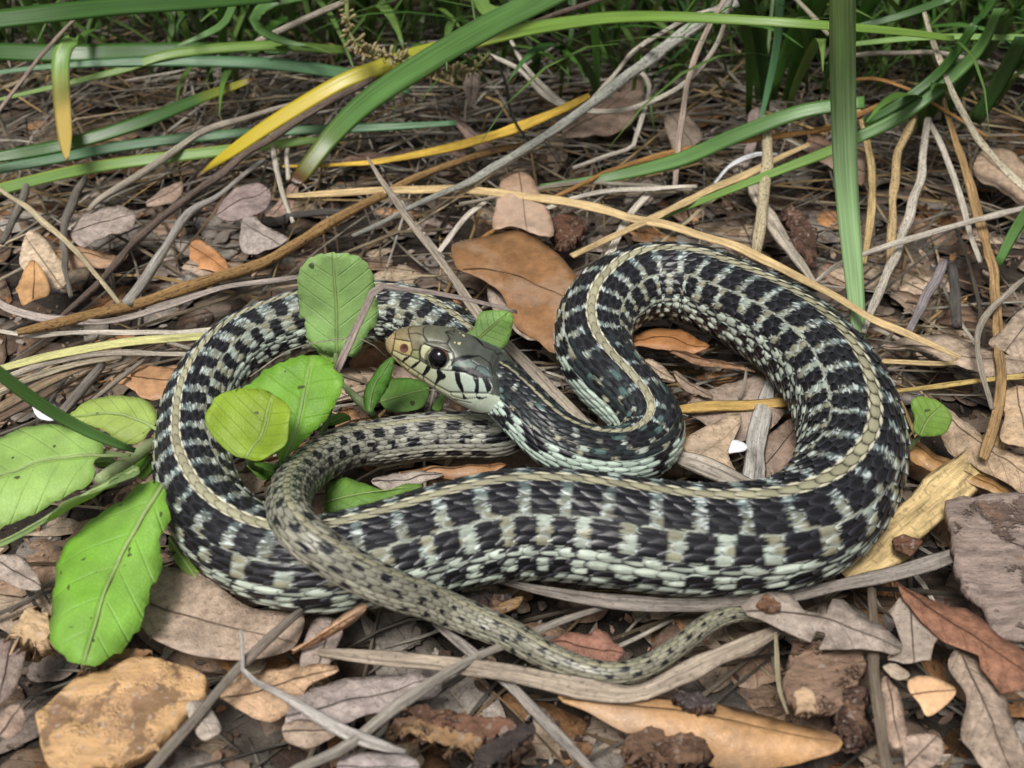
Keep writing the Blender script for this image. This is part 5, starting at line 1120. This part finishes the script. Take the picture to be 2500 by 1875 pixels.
def template(kind, seed):
    r = np.random.default_rng(seed); t = np.linspace(0, 2*math.pi, 44, endpoint=False)
    if kind == 'oak':      # live-oak: plain oval
        L, Wd = 3.6, 1.35*(.8+.4*r.random()); x = .5*L*np.cos(t); y = .5*Wd*np.sin(t)*(1+.22*np.cos(t+.4))
    elif kind == 'water':  # water-oak: spoon shaped
        L, Wd = 4.0, 1.7; x = .5*L*np.cos(t); y = .5*Wd*np.sin(t)*(.62+.42*np.cos(t))*(1+.10*np.cos(5*t+r.random()*6))
    elif kind == 'lobed':
        L, Wd = 4.2, 2.2; x = .5*L*np.cos(t); y = .5*Wd*np.sin(t)*(1+.30*np.cos(9*t+r.random()*6)*np.abs(np.sin(t)))
    elif kind == 'laurel':
        L, Wd = 5.0, 1.7; x = .5*L*np.cos(t); y = .5*Wd*np.sin(t)*np.abs(np.sin(t))**.25
    else:                  # torn piece
        L = Wd = 1.8; k = np.interp(t, np.linspace(0, 2*math.pi, 10), np.r_[(q := .55+.55*r.random(9)), q[0]]); x = .5*L*np.cos(t)*k; y = .42*L*np.sin(t)*k
    O = np.stack([x, y], 1)
    if kind != 'piece' and r.random() < .5:      # a bitten or broken end
        cut = L*(.18+.22*r.random()); sl = r.normal(0, .5); lim = cut+O[:, 1]*sl+.10*L*(vnoise(O[:, 1]*4/Wd+seed, seed*1.3)-.5)
        O[:, 0] = np.where(O[:, 0] > lim, lim, O[:, 0])
    O = resample(np.vstack([O, O[:1]]), 45, 2)[:-1]; O = jag(O, 0, 0, seed*1.7, .045 if kind != 'piece' else .10)
    curl = r.normal(-.05, .22)/Wd; bend = r.normal(0, .05)/L; wv = .30+.25*r.random()
    def disp(q): return curl*q[:, 1]**2+bend*q[:, 0]**2+wv*(fbm(q[:, 0]*.55+seed, q[:, 1]*.55+seed*2.3)-.5)
    pts, tri = sheet(O, L/9); V = np.c_[pts, disp(pts)]
    if tri and np.cross(V[tri[0][1]]-V[tri[0][0]], V[tri[0][2]]-V[tri[0][0]])[2] < 0: tri = [f[::-1] for f in tri]
    W, G, N = thicken(V, tri, .022)
    uv = np.stack([pts[:, 0]/L+.5, pts[:, 1]/(Wd*.5)], 1); uv = np.vstack([uv, uv])
    gx, gy = np.meshgrid(np.arange(-L/2, L/2, .1), np.arange(-Wd, Wd, .1)); g = np.c_[gx.ravel(), gy.ravel()]
    a, b = O, np.roll(O, -1, 0)
    ins = (((a[None, :, 1] > g[:, 1:]) != (b[None, :, 1] > g[:, 1:])) & (g[:, :1] < (b[None, :, 0]-a[None, :, 0])*(g[:, 1:]-a[None, :, 1])/(b[None, :, 1]-a[None, :, 1]+1e-12)+a[None, :, 0])).sum(1) % 2 == 1
    g = g[ins]; D = np.c_[g, disp(g)]
    return dict(V=W, F=G, uv=uv, D=D, kind=kind, me=mesh(kind+'_leaf', W, G, M['leaf'], uv))
TEMPL = [template(k, 11+i*3) for i, k in enumerate(['oak']*5+['water']*4+['lobed']*3+['laurel']*2+['piece']*8)]
WHOLE = [t for t in TEMPL if t['kind'] != 'piece']; PIECE = [t for t in TEMPL if t['kind'] == 'piece']

def settle(t, x, y, rot, sc, zmax, flip=False, slope=.45):
    D = t['D']*sc; c, s = math.cos(rot), math.sin(rot)
    if flip: D = D*np.array([1, -1, -1])
    P = np.c_[D[:, 0]*c-D[:, 1]*s+x, D[:, 0]*s+D[:, 1]*c+y]; i, j = gidx(P); h = HF[i, j]
    A = np.c_[P-np.array([x, y]), np.ones(len(P))]; sol = np.linalg.lstsq(A, h, rcond=None)[0]
    sol[:2] = np.clip(sol[:2]*.8, -slope, slope); pl = A@sol
    off = np.percentile(h-pl-D[:, 2], 82)+.02; z = pl+D[:, 2]+off
    if np.percentile(z, 90) > zmax: return None
    if ((z > CE[i, j]).mean() > .02): return None
    Pw = np.c_[P, z]; raise_hf(Pw)
    n = norm(np.array([-sol[0], -sol[1], 1.0])); ex = norm(np.array([c, s, sol[0]*c+sol[1]*s])); ey = np.cross(n, ex)
    return np.array([x, y, sol[2]+off]), np.stack([ex, ey, n], 1), sc, flip

def world_pt(frac_pow=1.0, front=False):
    """random place in view"""
    while True:
        px = RNG.uniform(-150, 2650); py = RNG.uniform(-60, 2000)
        p = at(px, py, 0.0)
        if p[1] < 55: return px, py, p
def scatter_pts(n, ylo=-17, yhi=48, wide=0.0):
    out = []
    while len(out) < n:
        y = RNG.uniform(ylo, yhi); half = (y+24.3)*.80*.60+4.0; x = RNG.uniform(-half-2-wide, half+2+wide); out.append((x, y))
    return out
LC = dict(grey=(.38, .335, .29), brown=(.30, .195, .13), tan=(.48, .365, .26), orange=(.45, .23, .10), dark=(.125, .078, .055), mauve=(.38, .30, .255))
LK = list(LC); LP = np.array([.20, .30, .18, .12, .12, .08])

def litter_mass():
    Vs, Fs, Us, Cs = [], [], [], []; off = 0
    for (x, y) in scatter_pts(2200, -17, 44, 11):
        t = TEMPL[RNG.integers(len(TEMPL))]; sc = RNG.uniform(.45, .95)
        r = settle(t, x, y, RNG.uniform(0, 6.28), sc, -.2, RNG.random() < .5, .7)
        if r is None: continue
        o, R, sc, fl = r; V = t['V']*sc
        if fl: V = V*np.array([1, -1, -1])
        Vs.append(V@R.T+o); Fs += [[q+off for q in f] for f in t['F']]; off += len(V); Us.append(t['uv'])
        c = np.array(LC[LK[RNG.choice(6, p=LP)]])*(.18+.5*RNG.random()); Cs.append(np.tile(c, (len(V), 1)))  # bottom layer darkened: humus tone plus gap shade put into the colour
    g = link(mesh('leaf_litter', np.vstack(Vs), Fs, M['leafstuff'], np.vstack(Us), np.vstack(Cs)), 'leaf_litter')
    tag(g, 'deep bed of broken brown and grey leaves covering the ground', 'leaf litter', kind='stuff')
litter_mass()

import re
SHORT = {}
def short(label):
    """the landmark's name without what it lies beside"""
    w_ = re.split(r' (?:lying|behind|beside|under|beneath|in front|with|below|among|at|on|inside|by|of|standing|propped|resting|tucked|growing|covering|half|from|near|slipped|in|leaning|poking|bending|past|beyond|crossing|and|slanting|over|peeking|along|next|within|seen|hanging|coming|splaying|low|running) ', label)[0]
    return w_
SHOOT = []
for o in COL.objects:
    if o.parent is None and o.get('category') == 'grass shoot':
        w_ = re.split(r' (?:arching|turned|rising|ending|lying|running|bowed|stretched|hooking|folded|bent|hanging|slanting|crossing|poking|leaning|tucked|with|tip|in|that|end) ', o['label'])[0]
        if 2 < len(w_.split()) <= 6 and w_.split()[-1] == 'blade': SHOOT.append((w_, np.array(o.location)/CM))
SHOOT = [q for q in SHOOT if [z_[0] for z_ in SHOOT].count(q[0]) == 1]
def near_shoot(x, y): return min(SHOOT, key=lambda q: np.hypot(q[1][0]-x, q[1][1]-y))[0]
_sh = [short(l) for l, p, c in LAND]; NOUN = ('leaf', 'chip', 'stalk', 'twig', 'stick', 'stem', 'strip', 'sliver', 'slab', 'lump', 'gall', 'scrap', 'bark', 'reed', 'stump', 'plant', 'rosette', 'flake', 'piece', 'fragment', 'splinter', 'curl', 'crumb', 'seedling'); LANDS = [(s_, p) for s_, (l, p, c) in zip(_sh, LAND) if _sh.count(s_) == 1 and 2 < len(s_.split()) <= 6 and s_.split()[-1] in NOUN]
def where(x, y):
    d = [np.hypot(p[0]-x, p[1]-y) for s_, p in LANDS]; k = int(np.argmin(d)); px, py = to_px(np.array([x, y, 0.0]))
    if d[k] < 7: return 'beside the '+LANDS[k][0]
    if py < 330: return 'under the grass by the '+near_shoot(x, y)
    if py < 640: return 'in the straw behind the coil'
    return 'in the leaf litter away from the snake'

def litter_leaves():
    n = 0; cnt = {}
    pts = scatter_pts(2600, -16, 40)
    pts.sort(key=lambda p: 0 if p[1] < 22 else 1)
    RNG.shuffle(pts)
    for (x, y) in pts:
        piece = RNG.random() < .42; t = (PIECE if piece else WHOLE)[RNG.integers(len(PIECE if piece else WHOLE))]
        k = 'leaf_fragment' if piece else 'oak_leaf'
        if cnt.get(k, 0) >= (210 if piece else 250): continue
        sc = RNG.uniform(.5, 1.15) if piece else RNG.uniform(.45, .92)
        r = settle(t, x, y, RNG.uniform(0, 6.28), sc, .42, RNG.random() < .45, .75)
        if r is None: continue
        o, R, sc, fl = r; ck = LK[RNG.choice(6, p=LP)]; c = np.array(LC[ck])*(.72+.55*RNG.random()); w_ = where(x, y)
        ob = link(t['me'], k, None, o, c); m = Matrix(R.tolist()).to_4x4()
        if fl: m = m @ Matrix.Rotation(math.pi, 4, 'X')
        ob.rotation_euler = m.to_euler(); ob.scale = (sc, sc, sc)
        nm = {'grey': 'dusty grey', 'brown': 'dull brown', 'tan': 'pale tan', 'orange': 'orange brown', 'dark': 'dark brown', 'mauve': 'mauve grey'}[ck]
        sz = 'tiny' if sc < .62 else 'small' if sc < .8 else 'larger'
        shp = {'oak': 'oval', 'water': 'spoon shaped', 'lobed': 'wavy edged', 'laurel': 'long pointed'}.get(t['kind'], '')
        if piece: tag(ob, f'{sz} torn {nm} leaf piece {w_}', 'leaf piece', f'{sz} {nm} leaf pieces {w_}')
        else: tag(ob, f'{sz} {nm} {shp} leaf {w_}', 'oak leaf', f'{sz} {nm} {shp} leaves {w_}')
        cnt[k] = cnt.get(k, 0)+1
litter_leaves()

# loose crumbs of leaf, bark and soil
def crumbs():
    n = 5200; P = np.array(scatter_pts(n, -16, 30)); i, j = gidx(np.c_[P, np.zeros(n)]); z = HF[i, j]; ok = z+.05 < CE[i, j]; P, z = P[ok], z[ok]; n = len(P)
    sz = .03+.13*RNG.random(n)**2.2; rot = RNG.uniform(0, 6.28, n); Vs, Fs, Cs = [], [], []
    for k in range(n):
        m = 5; a = rot[k]+np.arange(m)*2*math.pi/m+RNG.normal(0, .2, m); r = sz[k]*(.6+.6*RNG.random(m)); el = 1+1.6*RNG.random()
        q = np.c_[np.cos(a)*r*el, np.sin(a)*r]; cr_, sr_ = math.cos(rot[k]*3), math.sin(rot[k]*3); q = np.c_[q[:, 0]*cr_-q[:, 1]*sr_, q[:, 0]*sr_+q[:, 1]*cr_]
        tl = RNG.normal(0, .35, 2); zz = z[k]+.015+q@tl; b = len(Vs)*1
        top = np.c_[q+P[k], zz+.02+.02*RNG.random()]; bot = np.c_[q*.9+P[k], zz-.02]
        o_ = 2*m*k; Vs.append(np.vstack([top, bot])); Fs.append([o_+w_ for w_ in range(m)]); Fs += [[o_+w_, o_+m+w_, o_+m+(w_+1) % m, o_+(w_+1) % m] for w_ in range(m)]
        c = np.array(LC[LK[RNG.choice(6, p=[.12, .22, .16, .10, .32, .08])]])*(.4+.9*RNG.random()); Cs.append(np.tile(c, (2*m, 1)))
    V = np.vstack(Vs); g = link(mesh('litter_crumbs', V, Fs, M['leafstuff'], np.c_[V[:, 0], V[:, 1]]*.1, np.vstack(Cs), smooth=False), 'litter_crumbs')
    tag(g, 'crumbs of bark, leaf and soil scattered over the litter', 'litter crumbs', kind='stuff')
crumbs()

# ------------------------------------------------------------------ straw lying on the litter
def straw_path(x, y, az, L, curv, rad):
    n = max(8, int(L*1.2)); s = np.linspace(0, L, n); a = az+curv*(s/L-.5)+.25*(vnoise(s*.25+x, y)-.5); P = np.c_[x+np.cumsum(np.cos(a))*L/n, y+np.cumsum(np.sin(a))*L/n, np.zeros(n)]
    i, j = gidx(P); h = np.max([HF[np.clip(i+d, 0, GNX-1), np.clip(j+e, 0, GNY-1)] for d in (-1, 0, 1) for e in (-1, 0, 1)], 0)
    z = h.copy()
    for _ in range(3*n):                                          # stiff: relax above the surface
        z[1:-1] = np.maximum(h[1:-1], .5*(z[:-2]+z[2:])); 
    P[:, 2] = z+rad
    ce = np.min([CE[np.clip(i+d, 0, GNX-1), np.clip(j+e, 0, GNY-1)] for d in (-1, 0, 1) for e in (-1, 0, 1)], 0)
    if (P[:, 2]+rad > ce).mean() > .04 or P[:, 2].max() > 1.6: return None
    return P
SCOL = [(.54, .49, .41), (.37, .33, .27), (.23, .20, .16), (.50, .40, .26), (.48, .33, .15), (.26, .175, .10), (.10, .085, .07), (.40, .33, .25)]
SNAME = ['bleached', 'grey', 'dark grey', 'pale tan', 'golden', 'brown', 'blackened', 'weathered']
def straws():
    cnt = 0; Vs, Fs, Us, Cs = [], [], [], []; off = 0; tries = 0
    while tries < 2900:
        tries += 1
        front = RNG.random() < .16
        y = RNG.uniform(-15, 2) if front else RNG.uniform(1, 40)
        if 2 < y < 13 and RNG.random() < .86 or y <= 2 and RNG.random() < .45: continue
        half = (y+24.3)*.50+(4 if tries % 3 else 12); x = RNG.uniform(-half, half)
        L = RNG.uniform(2, 7) if front else RNG.uniform(5, 20); rad = RNG.uniform(.025, .062) if y < 20 else RNG.uniform(.03, .085)
        az = RNG.normal(.35, .75) if RNG.random() < .75 else RNG.uniform(0, 3.14)
        P = straw_path(x-math.cos(az)*L/2, y-math.sin(az)*L/2, az, L, RNG.normal(0, .5), rad)
        if P is None: continue
        n = len(P); hw = rad*(.75+.5*vnoise(np.arange(n)*.6, tries))*np.r_[.5, np.ones(n-2), .45]
        V, F_, uv, tt = tube_arrays(P, hw, hw*RNG.uniform(.35, .95), 'flat' if RNG.random() < .6 else 'round', np.array([0, 0, 1.0]), RNG.normal(0, .8))
        ci = RNG.choice(8, p=[.2, .2, .14, .13, .10, .08, .06, .09]); c = np.array(SCOL[ci])*(.75+.5*RNG.random())
        Q = resample(P, n*6); Q[:, 2] += rad; raise_hf(Q)
        if cnt < 270 and y < 34 and (tries > 700 or y < 8):
            w_ = where(P[n//2, 0], P[n//2, 1]); nm = SNAME[ci]; o = P[0]
            ob = link(mesh('straw', V, F_, M['straw'], uv, None, o), 'straw', None, o, c)
            ln = 'short' if L < 7 else 'long' if L > 14 else 'medium length'; tag(ob, f'{ln} {nm} straw {w_}', 'straw', f'{ln} {nm} straws {w_}'); cnt += 1
        elif len(Vs) < 1500:
            Vs.append(V); Fs += [[q+off for q in f] for f in F_]; off += len(V); Us.append(uv); Cs.append(np.tile(c*(.3+.65*RNG.random()), (len(V), 1)))  # thatch tones lowered: shade between the straws is put into their colour
    g = link(mesh('straw_thatch', np.vstack(Vs), Fs, M['strawstuff'], np.vstack(Us), np.vstack(Cs)), 'straw_thatch')
    tag(g, 'tangled thatch of grey and tan dead grass over the litter', 'thatch', kind='stuff')
straws()

# ------------------------------------------------------------------ grass clumps behind
def grass_blade_arrays(base, az, L, lean, droop, hw, n=11, seed=0):
    s = np.linspace(0, 1, n); th = lean+droop*s**1.6; dl = L/(n-1)
    r = np.cumsum(np.sin(th))*dl; z = np.cumsum(np.cos(th))*dl; side = .6*(vnoise(s*2+seed, seed*.7)-.5)*L*.12
    P = np.c_[base[0]+math.cos(az)*r-math.sin(az)*side, base[1]+math.sin(az)*r+math.cos(az)*side, base[2]+z]; P[:, 2] = np.maximum(P[:, 2], -.3)
    w_ = hw*np.clip(np.minimum(.55+s*1.2, (1-s)*3.2), .08, 1); up = np.array([-math.cos(az)*.6, -math.sin(az)*.6, .8])
    return tube_arrays(P, w_, np.maximum(w_*.10, .012), 'fold', up)
GC = [(.10, .24, .045), (.07, .175, .03), (.15, .29, .06), (.06, .15, .04), (.19, .31, .075)]
def clumps():
    spots = [(-25, 28), (-20, 24), (-13, 22.5), (-7, 26), (-1, 23), (4, 20.5), (8, 24.5), (11, 19.5), (14, 22.5), (17, 19), (20, 22.5), (24, 19.5), (28, 24), (1, 29), (11, 29), (21, 29), (-15, 30)]
    for ci, (x, y) in enumerate(spots):
        o = np.array([x, y, -.4]); root = empty('grass_tuft', o)
        tag(root, 'tuft of narrow arching green grass behind the '+near_shoot(x, y), 'grass tuft', 'grass tufts behind the '+near_shoot(x, y))
        for b in range(17):
            a0 = RNG.uniform(0, 6.28); base = o+np.array([math.cos(a0), math.sin(a0), 0])*RNG.uniform(0, 2.6); az = a0+RNG.normal(0, .7)
            L = RNG.uniform(10, 26); fw = (math.sin(az) < -.3)
            if fw: L = min(L, 9)
            V, F_, uv, tt = grass_blade_arrays(base, az, L, RNG.uniform(.1, .8), RNG.uniform(.5, 1.7), RNG.uniform(.10, .32), seed=ci*31+b)
            c = np.array(GC[RNG.integers(5)])*(.75+.5*RNG.random())
            link(mesh('blade', V, F_, M['blade'], uv, np.repeat(tt[:, None], 3, 1), o), 'blade', root, o, c)
    Vs, Fs, Us, Ts = [], [], [], []; off = 0
    for k in range(1100):
        x = RNG.uniform(-75, 75); y = RNG.uniform(30, 90)
        V, F_, uv, tt = grass_blade_arrays(np.array([x, y, -.4]), RNG.uniform(0, 6.28), RNG.uniform(8, 26), RNG.uniform(0, .5), RNG.uniform(.3, 1.8), RNG.uniform(.15, .45), 8, k)
        Vs.append(V); Fs += [[q+off for q in f] for f in F_]; off += len(V); Us.append(uv); Ts.append(tt)
    for k in range(800):
        x = RNG.uniform(-40, 42); y = RNG.uniform(18, 34) if x > 2 else RNG.uniform(21.5, 34)
        V, F_, uv, tt = grass_blade_arrays(np.array([x, y, -.6]), RNG.uniform(0, 6.28), RNG.uniform(5, 16), RNG.uniform(.2, 1.0), RNG.uniform(.4, 1.6), RNG.uniform(.06, .20), 8, k)
        Vs.append(V); Fs += [[q+off for q in f] for f in F_]; off += len(V); Us.append(uv); Ts.append(tt)
    tt = np.concatenate(Ts)
    g = link(mesh('background_grass', np.vstack(Vs), Fs, M['blade'], np.vstack(Us), np.repeat(tt[:, None], 3, 1)), 'background_grass', None, None, (.12, .215, .05))
    tag(g, 'dense green grass filling the ground far behind the snake', 'grass', kind='stuff')
clumps()
